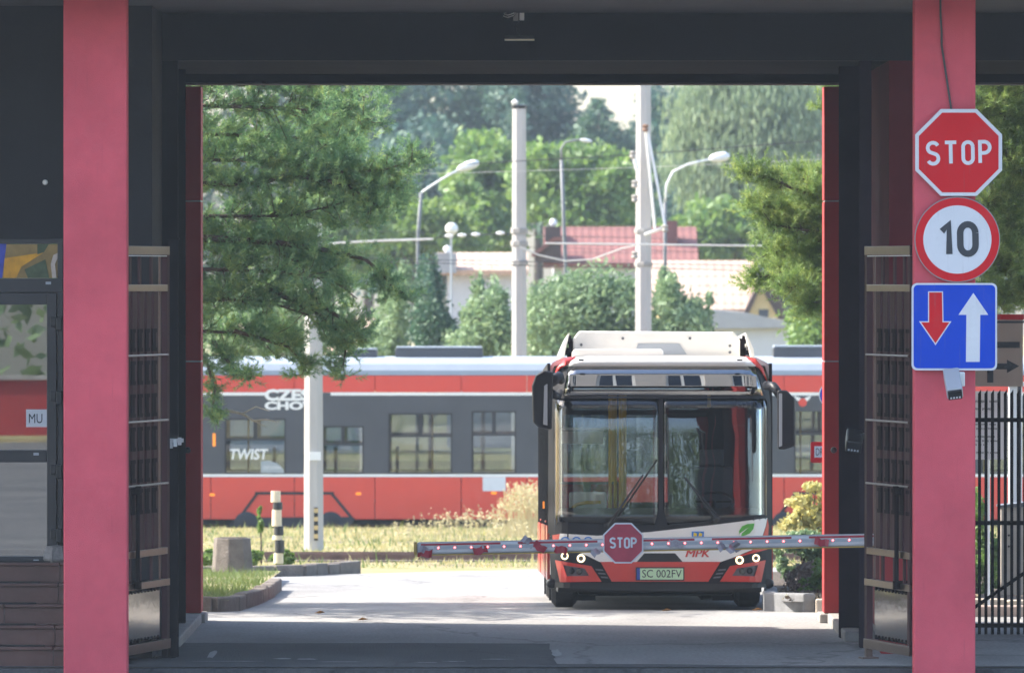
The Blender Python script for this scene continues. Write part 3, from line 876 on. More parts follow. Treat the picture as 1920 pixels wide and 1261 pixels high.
# shell
LEN = 12.0
sh = MB()
for sx in (-1, 1):
    xo, xi = sx * 1.272, sx * 1.24
    a, b_ = min(xo, xi), max(xo, xi)
    sh.box(a, b_, .36, 2.15, .34, .95).box(a, b_, 3.25, 8.05, .34, .95).box(a, b_, 9.15, LEN, .34, .95)
    sh.box(a, b_, 2.15, 3.25, .98, 1.0).box(a, b_, 8.05, 9.15, .98, 1.0)
sh.build('side_panel', m_bred, bus, local=True)
up = MB()
for sx in (-1, 1):
    a, b_ = sorted((sx * 1.268, sx * 1.235))
    up.box(a, b_, .42, LEN, 2.42, 2.78)
up.build('upper_side', m_bblack, bus, local=True)
for sx in (-1, 1):
    a, b_ = sorted((sx * 1.27, sx * 1.22))
    for k, y in enumerate((.40, 1.72, 3.2, 4.7, 6.2, 7.7, 9.2, 10.6, 11.92)):
        MB().box(a, b_, y, y + .08, .95, 2.42).build('window_pillar', m_bblack, bus, local=True)
    for y in (.48, 1.80, 3.28, 4.78, 6.28, 7.78, 9.28, 10.68):
        y2 = {.48: 1.72, 1.80: 3.2, 3.28: 4.7, 4.78: 6.2, 6.28: 7.7, 7.78: 9.2, 9.28: 10.6, 10.68: 11.92}[y]
        c = sx * 1.25
        MB().box(c - .004, c + .004, y, y2, .95, 2.42).build('side_window', m_sideglass, bus, local=True)
# roof with rounded shoulders
prof = [(-1.27, 2.60), (-1.262, 2.70), (-1.21, 2.79), (-1.10, 2.845), (-.8, 2.87), (.8, 2.87), (1.10, 2.845), (1.21, 2.79), (1.262, 2.70), (1.27, 2.60), (1.235, 2.60), (1.19, 2.75), (.8, 2.82), (-.8, 2.82), (-1.19, 2.75), (-1.235, 2.60)]
MB().prism(prof, .52, LEN).build('roof', m_bwhite, bus, local=True)
MB().box(-1.235, 1.235, .4, LEN, .33, .38).build('floor', m_busfloor, bus, local=True)
rw = MB().box(-1.25, 1.25, LEN - .05, LEN, .36, 1.2).box(-1.25, 1.25, LEN - .05, LEN, 2.3, 2.8).box(-1.25, -.95, LEN - .05, LEN, 1.2, 2.3).box(.95, 1.25, LEN - .05, LEN, 1.2, 2.3)
rw.build('rear_wall', m_bblack, bus, local=True)
MB().box(-.95, .95, LEN - .03, LEN - .02, 1.2, 2.3).build('rear_window', m_sideglass, bus, local=True)
# under body
MB().box(-1.15, 1.15, .5, 11.8, .20, .33).build('chassis', m_black, bus, local=True)
MB().box(-.95, .95, 8.35, 8.85, .06, .40).build('rear_axle', m_black, bus, local=True, bevel=.05)
MB().box(-.9, .9, 2.55, 2.85, .14, .36).build('front_axle', m_black, bus, local=True, bevel=.04)
for sx in (-1, 1):
    for yy in (3.35, 9.3): MB().box(sx * 1.2 - .02 - (.5 if sx > 0 else 0), sx * 1.2 + .02 + (0 if sx > 0 else .5), yy, yy + .02, .07, .5).build('mud_flap', m_rubber, bus, local=True)
# front: glazing surround
fp = bpatch
fp('display_glass', [(1058, 741), (1066, 700), (1078, 686), (1402, 686), (1420, 700), (1432, 741)], m_dest, .012, .012, smooth=True)
fp('display_box', [(1062, 741), (1072, 692), (1410, 692), (1428, 741)], m_black, -.10, .02)
m_disp = M('display matrix', (.09, .085, .07), .6, var=.1)
MB().box(bx(1310), bx(1415), .30, .305, bz(738), bz(695)).build('display', m_disp, bus, local=True)
fp('header_bar', [(1046, 747), (1054, 742), (1434, 742), (1440, 747)], m_bblack, .014, .05)
fp('windscreen', [(1041, 986), (1041, 762), (1046, 748), (1235, 748), (1235, 986)], m_ws, .006, .008, smooth=True)
fp('windscreen', [(1244, 986), (1244, 748), (1434, 748), (1439, 762), (1439, 968)], m_ws, .006, .008, smooth=True)
fp('centre_pillar', [(1235.5, 748), (1243.5, 748), (1244, 955), (1252, 986), (1227, 986), (1235, 955)], m_bblack, .010, .03)
fp('corner_pillar', [(1028, 1000), (1029, 760), (1036, 715), (1050, 690), (1066, 686), (1056, 742), (1044, 752), (1042, 978), (1041, 1000)], m_bblack, -.012, .06)
fp('corner_pillar', [(1438, 972), (1441, 752), (1434, 742), (1418, 686), (1430, 690), (1442, 715), (1448, 760), (1449, 972)], m_bblack, -.012, .06)
fp('lower_black_panel', [(1030, 1002), (1046, 978), (1150, 984), (1240, 984), (1340, 976), (1434, 964), (1449, 972), (1340, 984), (1200, 1000), (1100, 1006), (1036, 1008)], m_bblack, .014, .05)
# painted front
fp('front_shell', [(1030, 1006), (1120, 1004), (1449, 968), (1449, 1096), (1034, 1096)], m_bblack, -.012, .04)
fp('front_panel', [(1050, 1000), (1120, 1004), (1220, 997), (1345, 983), (1440, 971), (1437, 986), (1428, 1012), (1412, 1030), (1372, 1046), (1352, 1053), (1124, 1053), (1104, 1043), (1064, 1026), (1047, 1010)], m_bwhite, .016, .03)
fp('front_corner', [(1036, 1003), (1050, 1001), (1048, 1011), (1064, 1027), (1052, 1030), (1038, 1026)], m_bred, .017, .03)
fp('front_corner', [(1440, 972), (1443, 985), (1440, 1030), (1400, 1040), (1374, 1047), (1412, 1031), (1429, 1012), (1438, 986)], m_bred, .017, .03)
fp('grille', [(1208, 1037), (1266, 1037), (1280, 1053), (1194, 1053)], m_black, .022, .02)
fp('bumper', [(1126, 1053), (1351, 1053), (1328, 1090), (1147, 1090)], m_bred, .03, .05)
for f_ in (lambda P: P, mir):
    fp('headlamp_bezel', f_([(1040, 1030), (1066, 1028), (1104, 1045), (1124, 1056), (1148, 1090), (1129, 1090), (1112, 1063), (1044, 1050)]), m_bblack, .012, .03)
    for j in range(3):
        fp('bezel_fin', f_([(1116 + 5 * j, 1066 + 7 * j), (1130 + 4.5 * j, 1067 + 7 * j), (1132 + 4.5 * j, 1070 + 7 * j), (1118 + 5 * j, 1069 + 7 * j)]), m_bgrey, .024, .02)
    br = [(1041, 1050), (1109, 1061), (1128, 1090), (1050, 1091)]
    hole = [(1056, 1059), (1096, 1065), (1105, 1079), (1063, 1080)]
    for i in range(4):
        j = (i + 1) % 4
        fp('lamp_frame', f_([br[i], br[j], hole[j], hole[i]]), m_bred, .032, .05)
    fp('lamp_recess', f_(hole), m_bgrey, .006, .02)
    for (cx_, cy_) in ((1072, 1070), (1086, 1071)):
        cx_ = f_([(cx_, 0)])[0][0]
        MB().lathe([(.034, .02), (.036, -.004), (.028, -.012), (.0, -.016)], (bx(cx_), F(bx(cx_), .4) - .012, bz(cy_)), 'y', 14).build('fog_lamp', m_lens if cy_ == 1071 else m_black, bus, local=True, smooth=True)
for (cx_, cy_, r_) in ((1059, 1042, .043), (1089.5, 1046.5, .047), (1387, 1050, .047), (1418, 1046, .043)):
    x, z = bx(cx_), bz(cy_)
    y = F(x, z) - .018
    h = MB().lathe([(r_ * .70, .05), (r_ * .72, .0), (r_ * .35, -.008), (.0, -.010)], (x, y, z), 'y', 18).build('headlight', m_lens, bus, local=True, smooth=True)
    rg = MB(); n = 22; V = []; Fc = []
    for i in range(n):
        a = 2 * math.pi * i / n
        for k in range(6):
            b_ = 2 * math.pi * k / 6
            rad = r_ * .80 + r_ * .18 * math.cos(b_)
            V.append((x + rad * math.cos(a), y - .006 + r_ * .18 * math.sin(b_), z + rad * math.sin(a)))
    for i in range(n):
        for k in range(6):
            Fc.append((i*6+k, ((i+1) % n)*6+k, ((i+1) % n)*6+(k+1) % 6, i*6+(k+1) % 6))
    rg.add(V, Fc).build('light_ring', m_drl, h, local=True, smooth=True)
fp('bumper_skirt', [(1034, 1092), (1444, 1095), (1440, 1101), (1300, 1107), (1180, 1107), (1038, 1101)], m_black, .0, .10)
for s_x in (1034, 1443):
    MB().lathe([(.02, -.08), (.055, -.07), (.06, 0), (.03, .1)], (bx(s_x), .25, bz(1094)), 'y', 12).build('bumper_corner', m_black, bus, local=True, smooth=True)
# number plate
pl = MB().box(bx(1192), bx(1283), -.05, -.035, bz(1088), bz(1063)).build('number_plate', m_black, bus, local=True)
MB().box(bx(1200), bx(1281), -.053, -.05, bz(1086), bz(1065)).build('plate_face', m_plate_green, pl, local=True)
MB().box(bx(1194), bx(1200), -.053, -.05, bz(1086), bz(1065)).build('plate_band', m_plate_blue, pl, local=True)
font_flat(MB(), 'SC 002FV', bx(1241), bz(1075), 74 / 167, 14.5 / 167, -.056).build('lettering', m_sign_ink, pl, local=True)
def onfront(name, txt, cx_, cy_, w, h, mat, shear=0, bold=0, off=.024):
    V, Fc = font_geo(txt, w / 167, h / 167, shear, bold)
    x0_, z0_ = bx(cx_), bz(cy_)
    return MB().add([(x0_ + a, F(x0_ + a, z0_ + b) - off, z0_ + b) for a, b in V], Fc).build(name, mat, bus, local=True)
onfront('lettering', 'MPK', 1308, 1037, 46, 14, m_bred, .25, 0)
onfront('lettering', 'MPK', 1309.2, 1037, 46, 14, m_bred, .25, 0, off=.0252)
for k, cx_ in enumerate((1060, 1081, 1103)):
    x, z = bx(cx_), bz(1014)
    V = []; Fc = []
    for i in range(16):
        a = 2 * math.pi * i / 16
        for rr_ in (8.2, 5.6):
            xx, zz = x + rr_ / 167 * math.cos(a) * 1.1, z + rr_ / 167 * math.sin(a)
            V.append((xx, F(xx, zz) - .024, zz))
    for i in range(16): Fc.append((2*i, 2*((i+1) % 16), 2*((i+1) % 16)+1, 2*i+1))
    MB().add(V, Fc).build('ring_mark', m_emb_b, bus, local=True)
fp('leaf_emblem', [(1386, 1008), (1386, 995), (1392, 986), (1402, 982), (1415, 981), (1413, 991), (1406, 1000), (1396, 1004)], m_leafg, .024, .006)
fp('leaf_stem', [(1384, 1012), (1387, 1000), (1404, 988), (1391, 1000), (1388, 1012)], m_bwhite, .028, .004)
fp('emblem', [(1297, 996), (1320, 996), (1320, 1006), (1297, 1006)], m_emb_b, .024, .006)
fp('emblem_mark', [(1301, 998), (1307, 1000), (1306, 1005), (1300, 1005)], m_emb_y, .028, .004)
fp('emblem_mark', [(1311, 998), (1317, 1000), (1316, 1005), (1310, 1005)], m_emb_y, .028, .004)
for (a, b_) in ((1350, 1028), (1368, 1029), (1386, 1027)):
    fp('green_mark', [(a, b_ - 3), (a + 9, b_ - 4), (a + 7, b_ + 2), (a + 1, b_ + 3)], m_leafg, .024, .004)
# roof front, shoulders
def patch_lip(name, P, mat, off, thick): return fp(name, P, mat, off, thick, smooth=True)
patch_lip('roof_lip', [(1066, 686), (1072, 676), (1082, 669), (1398, 669), (1410, 676), (1420, 686)], m_bwhite, .03, .30)
for f_ in (lambda P: P, mir):
    fp('roof_shoulder', f_([(1036, 716), (1044, 690), (1058, 672), (1078, 667), (1082, 670), (1070, 680), (1052, 690)]), m_bred, .02, .5, smooth=True)
    MB().box(*sorted((bx(f_([(1090, 0)])[0][0]) - .03, bx(f_([(1090, 0)])[0][0]) + .03)), .08, .14, bz(676), bz(673)).build('marker_light', m_black, bus, local=True)
MB().prism([(-.98, 2.86), (.05, 2.86), (.05, 2.92), (.02, 2.945), (-.95, 2.945), (-.98, 2.92)], .65, 1.35).build('roof_hatch', m_offwhite, bus, bevel=.015, local=True)
# battery and cooling pods on the roof
def lx(px, yl): return (px - 960) * (BD + yl) / FPX - bus_loc[0] + .006 * yl
def lz(py, yl): return WZ(py, BD + yl) - bus_loc[2] + .025 * yl
YL = 1.9
pod = MB().prism([(lx(a, YL), lz(b, YL)) for a, b in ((1074, 672), (1075, 634), (1086, 620), (1376, 622), (1388, 636), (1388, 672))], YL, 6.2).build('roof_pod', m_offwhite, bus, bevel=.02, local=True)
MB().prism([(lx(a, YL), lz(b, YL)) for a, b in ((1189, 664), (1197, 644), (1274, 644), (1288, 664))], YL - .012, YL + .02).build('pod_recess', m_grey, pod, local=True)
for (a, b_) in ((1090, 646), (1369, 648), (1369, 660), (1168, 634), (1294, 634)):
    MB().lathe([(.016, .01), (.016, -.01), (.0, -.012)], (lx(a, YL), YL, lz(b_, YL)), 'y', 10).build('bolt', m_bgrey, pod, local=True)
for f_, sgn in ((lambda a: a, -1), (lambda a: 2 * 1232 - a, 1)):
    MB().prism([(lx(f_(a), YL), lz(b, YL)) for a, b in ((1048, 690), (1052, 655), (1065, 626), (1068, 624), (1060, 655), (1054, 690))], YL - .3, 6.2).build('pod_wing', m_offwhite, bus, local=True)
    r9 = random.Random(5)
    for i in range(8):
        MB().obox((lx(f_(r9.uniform(1060, 1074)), YL), YL + r9.uniform(.1, .5), lz(r9.uniform(628, 665), YL)), (r9.uniform(.03, .08), .1, r9.uniform(.04, .10))).build('pod_gear', m_brown_dark, bus, local=True)
# mirrors
ml = MB().prism(q2([(997, 724), (1004, 704), (1019, 695), (1037, 698), (1034, 806), (1010, 802), (999, 792)]), -.34, -.16).build('mirror', m_bblack, bus, bevel=.025, local=True, seg=3)
MB().prism(q2([(1020, 724), (1026, 720), (1026, 798), (1018, 796)]), -.347, -.338).build('mirror_edge', m_grey, ml, local=True)
MB().tube([(bx(1052), .15, bz(712)), (bx(1048), -.10, bz(706)), (bx(1034), -.22, bz(716))], [.05, .06, .06], 10).build('mirror_arm', m_bblack, bus, local=True, smooth=True)
MB().tube([(bx(1050), .15, bz(735)), (bx(1046), -.10, bz(744)), (bx(1034), -.22, bz(738))], [.04, .04, .05], 10).build('mirror_arm', m_bblack, bus, local=True, smooth=True)
mr = MB().prism(q2([(1456, 732), (1474, 732), (1489, 748), (1490, 836), (1470, 843), (1457, 842)]), -.30, -.12).build('mirror', m_bblack, bus, bevel=.025, local=True, seg=3)
MB().prism(q2([(1459, 738), (1465, 738), (1465, 836), (1459, 838)]), -.307, -.298).build('mirror_edge', m_grey, mr, local=True)
MB().tube([(bx(1438), .15, bz(722)), (bx(1450), -.08, bz(724)), (bx(1462), -.2, bz(742))], [.05, .05, .05], 10).build('mirror_arm', m_bblack, bus, local=True, smooth=True)
# wipers
def front_pt(px, py, off): return (bx(px), F(bx(px), bz(py)) - off, bz(py))
def wiper(base, tip, b2):
    w = thing_w = MB().tube([front_pt(*base, .05), front_pt((base[0]*.55+tip[0]*.45), (base[1]*.55+tip[1]*.45), .045), front_pt(*tip, .03)], [.022, .014, .010], 6).build('wiper', m_black, bus, local=True)
    MB().tube([front_pt(*b2[0], .02), front_pt(*b2[1], .02)], .012, 6).build('wiper_blade', m_black, w, local=True)
    MB().lathe([(.05, .03), (.05, -.02), (.02, -.03)], front_pt(*base, .03), 'y', 10).build('wiper_base', m_black, w, local=True)
wiper((1140, 985), (1206, 890), ((1160, 968), (1232, 862)))
wiper((1342, 972), (1290, 902), ((1352, 974), (1284, 895)))
# wheels
for sx in (-1, 1):
    for yy in (2.70, 8.6):
        wd = .29 if yy < 5 else .55
        xo = sx * (1.20 - wd / 2)
        wh = MB().lathe([(.30, -wd/2), (.42, -wd/2), (.475, -wd/2 + .05), (.48, 0), (.475, wd/2 - .05), (.42, wd/2), (.30, wd/2)], (xo, yy, .48), 'x', 26).build('wheel', m_rubber, bus, local=True, smooth=False)
        MB().lathe([(.28, -.02), (.22, .0), (.1, .03), (.0, .03)] if sx > 0 else [(.28, .02), (.22, 0), (.1, -.03), (.0, -.03)], (sx * 1.19, yy, .48), 'x', 18).build('rim', m_alu, wh, local=True)
# interior
MB().prism_x([(.38, .9), (.30, 1.08), (.42, 1.15), (.8, 1.13), (.95, 1.0), (.95, .45), (.4, .45)], -1.15, 1.15).build('dashboard', m_dash, bus, local=True, bevel=.03)
MB().box(-1.02, -.60, .62, .66, 1.0, 1.33).build('dash_panel', m_offwhite, bus, local=True, bevel=.02)
font_flat(MB(), 'SOLARIS', bx(1100), bz(963), .27, .045, .612).build('lettering', m_bgrey, bus, local=True)
MB().tube([(bx(1062), .56, bz(985)), (bx(1068), .56, bz(960)), (bx(1082), .57, bz(946)), (bx(1100), .58, bz(942)), (bx(1128), .6, bz(942))], .020, 8).build('hand_rail', m_yellow, bus, local=True, smooth=True)
for px, yl, r_ in ((1144, 1.0, .020), (1163, 1.6, .018), (1170, 2.6, .030), (1154, 3.8, .02), (1045, .9, .018), (1150, 6.5, .02), (1330, 6.5, .02)):
    MB().tube([(lx(px, yl), yl, .38), (lx(px, yl), yl, 2.78)], r_, 10).build('pole', m_yellow, bus, local=True, smooth=True)
MB().tube([(-1.1, 1.02, bz(806) + .02), (lx(1144, 1.), 1.0, bz(806) + .02)], .014, 8).build('hand_rail', m_offwhite, bus, local=True)
MB().box(-1.1, -.62, 1.6, 1.62, bz(830), bz(806)).build('poster_panel', m_liner, bus, local=True)
MB().box(.12, 1.2, 1.75, 1.80, .9, 2.3).build('cab_partition', m_bblack, bus, local=True)
MB().box(.08, .13, .9, 1.80, .38, 1.15).build('cab_door', m_bgrey, bus, local=True)
st_ = MB(); n = 22; V = []; Fc = []
for i in range(n):
    a = 2 * math.pi * i / n
    for k in range(6):
        b_ = 2 * math.pi * k / 6
        rad = .23 + .018 * math.cos(b_)
        p = Vector((rad * math.cos(a), rad * math.sin(a), .018 * math.sin(b_)))
        p = Matrix.Rotation(R(28), 3, 'X') @ p
        V.append((.62 + p.x, .98 + p.y, 1.22 + p.z))
for i in range(n):
    for k in range(6): Fc.append((i*6+k, ((i+1) % n)*6+k, ((i+1) % n)*6+(k+1) % 6, i*6+(k+1) % 6))
st_.add(V, Fc).tube([(.62, .98, 1.22), (.62, .85, 1.0)], .03, 8).obox((.62, .98, 1.22), (.4, .03, .02)).build('steering_wheel', m_black, bus, local=True)
MB().box(.36, .88, 1.15, 1.62, .75, .90).box(.38, .86, 1.55, 1.68, .9, 1.62).box(.48, .76, 1.56, 1.66, 1.62, 1.82).build('driver_seat', m_seat2, bus, local=True, bevel=.03)
r5 = random.Random(8)
for yl in (2.9, 3.8, 4.7, 5.6, 6.5, 7.6, 8.5, 9.4, 10.4):
    for x in (-.98, -.55, .55, .98):
        if yl == 2.9 and x < 0: continue
        sc = MB().box(x - .2, x + .2, yl, yl + .42, .78, .84).box(x - .2, x + .2, yl + .40, yl + .46, .84, 1.45).box(x - .05, x + .05, yl + .15, yl + .25, .38, .78).build('passenger_seat', m_seat2, bus, local=True)
        MB().box(x - .17, x + .17, yl + .38, yl + .40, .92, 1.42).build('seat_cushion', m_seat, sc, local=True)
MB().box(bx(1020) - .01, bx(1020) + .01, .30, .33, bz(953), bz(940)).build('side_indicator', m_orange, bus, local=True)

# ------------------------------------------------------------------ the tram
TD = 163.0
m_tred = M('tram red', (.64, .060, .042), .35, var=.04, coat=.3)
m_troof = M('tram roof', (.27, .31, .365), .5, var=.05)
m_tdark = M('tram dark band', (.060, .066, .082), .3, var=.12, scale=1)
m_tblack = M('tram underframe', (.02, .021, .026), .6, var=.3)
m_tglass = glass('tram glass', (.68, .72, .74), boost=1.8)
tram = thing('tram', 'long red and white tram with dark window band behind the bus', 'tram', (0, TD + 1.2, gz(TD)))
def tx(px): return WX(px, TD)
def tz(py): return WZ(py, TD)
TX0, TX1 = tx(-380), tx(2450)
def tbox(name, a, b, c, d, mat, y0=0., y1=.05, parent=None, bevel=0):
    return MB().box(tx(a), tx(b), TD + y0, TD + y1, tz(d), tz(c)).build(name, mat, parent or tram, bevel=bevel)
rp_ = [(0, 703), (.02, 694), (.12, 682), (.35, 673), (.8, 669), (1.6, 669), (2.05, 673), (2.28, 682), (2.38, 694), (2.4, 703)]
rin = [(2.3, 703), (2.2, 690), (1.6, 677), (.8, 677), (.2, 690), (.1, 703)]
MB().prism_x([(TD + a, tz(b)) for a, b in rp_ + rin], TX0, TX1).build('roof', m_troof, tram)
WIN = [(-350, -240, 775), (-200, -90, 775), (-40, 60, 775), (150, 270, 775), (421, 536, 784), (604, 682, 798), (728, 848, 774), (884, 968, 770), (1030, 1140, 774), (1190, 1280, 774), (1330, 1430, 774), (1489, 1600, 768), (1660, 1780, 774), (1840, 1960, 774), (2040, 2160, 774), (2240, 2360, 774)]
seams = [-300, -120, 60, 240, 395, 552, 703, 865, 988, 1150, 1310, 1470, 1640, 1800, 1990, 2180, 2330]
for side in (0, 1):
    ya, yb = (0, .05) if side == 0 else (2.35, 2.40)
    ed = [-380] + seams + [2450]
    for a, b in zip(ed[:-1], ed[1:]):
        MB().box(tx(a + .6), tx(b - .6), TD + ya, TD + yb, tz(735), tz(704)).build('upper_panel', m_tred, tram)
        MB().box(tx(a + .6), tx(b - .6), TD + ya, TD + yb, tz(973), tz(894)).build('lower_panel', m_tred, tram, bevel=.01)
    e = .004
    MB().box(TX0, TX1, TD + ya + e, TD + yb - e, tz(770), tz(741)).build('band_top', m_tdark, tram)
    MB().box(TX0, TX1, TD + ya + .012, TD + yb - .012, tz(975), tz(704)) if False else None
    x = -380
    for (a, b, t) in WIN:
        MB().box(tx(x), tx(a), TD + ya + e, TD + yb - e, tz(888), tz(770)).build('window_pillar', m_tdark, tram)
        if t > 771: MB().box(tx(a), tx(b), TD + ya + e, TD + yb - e, tz(t), tz(770)).build('window_head', m_tdark, tram)
        x = b
        f = MB()
        yy0, yy1 = TD + (ya + yb) / 2 - .012, TD + (ya + yb) / 2 + .012
        bar = t + (888 - t) * .36
        f.box(tx(a), tx(a + 3), yy0, yy1, tz(888), tz(t)).box(tx(b - 3), tx(b), yy0, yy1, tz(888), tz(t)).box(tx(a + 3), tx(b - 3), yy0, yy1, tz(bar + 4), tz(bar))
        f.box(tx(a + 3), tx(b - 3), yy0, yy1, tz(t + 3), tz(t)).box(tx(a + 3), tx(b - 3), yy0, yy1, tz(888), tz(885))
        m_ = (a + b) / 2
        f.box(tx(m_ - 3.5), tx(m_ + 3.5), yy0, yy1, tz(bar), tz(t + 3))
        wo = f.build('window', m_tblack, tram)
        yc = TD + (ya + yb) / 2
        MB().box(tx(a + 3), tx(b - 3), yc + .002, yc + .006, tz(885), tz(t + 3)).build('pane', m_tglass, wo)
    MB().box(tx(x), TX1, TD + ya + e, TD + yb - e, tz(888), tz(770)).build('window_pillar', m_tdark, tram)
    MB().box(TX0, TX1, TD + ya - .003, TD + yb + .003, tz(893.5), tz(888.5)).build('belt_line', m_white, tram)
MB().box(TX0, tx(500), TD - .004, TD + .03, tz(741), tz(735.5)).build('top_line', m_white, tram)
MB().box(tx(620), TX1, TD - .004, TD + .03, tz(741), tz(735.5)).build('top_line', m_white, tram)
MB().box(tx(500), tx(620), TD - .002, TD + .03, tz(741), tz(735.5)).build('top_line', m_tdark, tram)
MB().box(TX0, TX1, TD + .06, TD + 2.34, tz(955), tz(940)).build('floor', m_tblack, tram)
MB().box(TX0, TX1, TD + .3, TD + 2.1, tz(984), tz(957)).build('underframe', m_tblack, tram)
for bxp in (551, 1560, -150):
    o_ = bxp - 551
    def st3(a, b, w=5):
        a = Vector((tx(a[0] + o_), TD, tz(a[1]))); b = Vector((tx(b[0] + o_), TD, tz(b[1])))
        c = (a + b) / 2; dvec = (b - a)
        ang = math.atan2(dvec.z, dvec.x)
        MB().obox(c + Vector((0, -.004, 0)), (dvec.length, .03, w / 98), Matrix.Rotation(-ang, 3, 'Y')).build('bogie_trim', m_tblack, tram)
    st3((443, 978), (482, 925)); st3((478, 924), (626, 924)); st3((622, 925), (661, 972))
    MB().prism([(tx(a + o_), tz(b)) for a, b in ((430, 984), (442, 970), (660, 968), (666, 972), (654, 988), (436, 988))], TD - .02, TD + .3).build('bogie_skirt', m_tblack, tram)
    for wx in (462, 620):
        w_ = MB().lathe([(.24, .16), (.24, .02), (.19, 0), (.08, -.02), (.0, -.02)], (tx(wx + o_), TD - .035, tz(976) - .06), 'y', 22).build('wheel', m_tblack, tram)
    for (a, b) in ((398, 927), (672, 925)):
        MB().box(tx(a + o_ - 5), tx(a + o_ + 5), TD - .015, TD, tz(b + 2.5), tz(b - 2.5)).build('side_marker', m_orange, tram, bevel=.01)
tbox('side_marker', 921, 931, 921, 926, m_orange, -.015, 0)
tbox('side_marker', 399, 404, 812, 836, m_orange, -.015, .0)
tbox('paper_sheet', 905, 948, 893.8, 920, m_sign_white, -.012, -.004)
for (a, b, c) in ((740, 905, 653), (650, 706, 656), (1452, 1620, 651), (1100, 1300, 652), (200, 330, 652)):
    rb = MB().box(tx(a), tx(b), TD + .7, TD + 1.7, tz(671), tz(c)).build('roof_box', m_tdark, tram, bevel=.02)
    MB().box(tx(a) + .02, tx(b) - .02, TD + .68, TD + 1.72, tz(c) + .002, tz(c) + .03).build('lid', m_grey, rb)
# tram seats and grab poles seen through the glass
for i in range(24):
    x = TX0 + .8 + i * 1.18
    sb = MB().box(x, x + .06, TD + .5, TD + 1.0, tz(945), tz(838)).box(x + .06, x + .45, TD + .5, TD + 1.0, tz(905), tz(898)).build('seat', m_tdark, tram)
    if i % 3 == 0: MB().tube([(x + .7, TD + 1.2, tz(940)), (x + .7, TD + 1.2, tz(690))], .02, 6).build('pole', m_yellow, tram)
font_flat(MB(), 'CZEST', tx(550), tz(740), 108 / 98.2, 22 / 98.2, TD - .012, bold=.05).build('lettering', m_white, tram)
font_flat(MB(), 'CHOW', tx(550), tz(760), 108 / 98.2, 16 / 98.2, TD - .014, bold=.05).build('lettering', m_white, tram)
font_flat(MB(), 'TWIST', tx(467), tz(851), 72 / 98.2, 20 / 98.2, TD - .012, shear=.15, bold=.02).build('lettering', m_white, tram)
MB().prism([(tx(a), tz(b)) for a, b in ((489, 886), (489, 864), (505, 863), (520, 868), (531, 878), (533, 886))], TD - .010, TD - .004).build('sticker', M('tram sticker', (.33, .37, .39), .5), tram)
font_flat(MB(), 'CZESTOCHOWA', tx(510), tz(876), 34 / 98.2, 6 / 98.2, TD - .014).build('lettering', m_white, tram)
MB().prism([(tx(a), tz(b)) for a, b in ((1488, 741), (1500, 745), (1505, 750), (1510, 745), (1522, 741), (1516, 750), (1506, 755), (1494, 750))], TD - .012, TD).build('wing_mark', m_white, tram)
MB().prism(ngon(tx(1505), tz(754), .08, 14), TD - .018, TD).build('ball_mark', m_tred, tram)
# ------------------------------------------------------------------ foliage helpers
NR = np.random.RandomState(11)
def rand_dirs(n):
    v = NR.normal(size=(n, 3)); return v / np.linalg.norm(v, axis=1)[:, None]
def leaf_quads(C, size, aspect=.55, droop=0.0, flat=0.0):
    n = len(C)
    a = rand_dirs(n)
    if droop: a = a * np.array([.35, .35, .35]) + np.array([0, 0, -droop]); a /= np.linalg.norm(a, axis=1)[:, None]
    t = rand_dirs(n)
    b = np.cross(a, t); b /= (np.linalg.norm(b, axis=1)[:, None] + 1e-9)
    s = size * NR.uniform(.6, 1.35, n)[:, None]
    V = np.stack([C - a * s * .5, C + b * s * aspect * .5, C + a * s * .5, C - b * s * aspect * .5], 1).reshape(-1, 3)
    return V, np.arange(4 * n).reshape(-1, 4)
def crown_points(ells, n, clump=.35, shell=.62, nclump=45, vflat=.8):
    """ells: world ellipsoids (cx,cy,cz,rx,ry,rz); returns leaf centres gathered in clumps"""
    vol = np.array([e[3] * e[4] * e[5] for e in ells]) ** .67
    out = []
    for e, f in zip(ells, vol / vol.sum()):
        k = max(10, int(nclump * f * len(ells) ** .5)); m = int(n * f)
        d = rand_dirs(k); r = NR.uniform(shell, 1.04, k)[:, None] ** .6
        cc = d * r
        idx = NR.randint(0, k, m)
        cs = NR.uniform(.5, 1.25, k)[idx][:, None] * clump
        p = cc[idx] + NR.normal(size=(m, 3)) * cs * .55 * np.array([1, 1, vflat])
        out.append(p * np.array(e[3:6]) + np.array(e[0:3]))
    return np.concatenate(out)
def bark(name, c): return M(name, c, .9, var=.3, scale=5, bump=.6, bscale=18, streak=(3, 3, .6))
m_bark = bark('bark', (.085, .062, .048))
m_bark_pine = bark('pine bark', (.20, .115, .075))
m_bark_birch = bark('pale bark', (.33, .31, .28))
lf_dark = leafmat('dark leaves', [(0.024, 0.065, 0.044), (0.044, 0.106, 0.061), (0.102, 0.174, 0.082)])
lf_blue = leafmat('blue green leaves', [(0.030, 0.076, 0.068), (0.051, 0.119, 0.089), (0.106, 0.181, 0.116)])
lf_green = leafmat('green leaves', [(0.068, 0.152, 0.031), (0.145, 0.250, 0.052), (0.271, 0.356, 0.077)], .45)
lf_bright = leafmat('bright leaves', [(0.072, 0.144, 0.024), (0.144, 0.240, 0.036), (0.240, 0.324, 0.060)], .45)
lf_olive = leafmat('olive leaves', [(0.091, 0.169, 0.078), (0.182, 0.273, 0.130), (0.338, 0.429, 0.221)], .4)
lf_willow = leafmat('willow leaves', [(0.104, 0.164, 0.094), (0.200, 0.270, 0.140), (0.352, 0.422, 0.235)], .4)
lf_yellow = leafmat('yellow leaves', [(.30, .30, .08), (.50, .44, .14), (.62, .52, .26)], .4)
lf_brown = leafmat('dry twigs', [(.14, .10, .08), (.22, .165, .13), (.30, .24, .2)], .2)
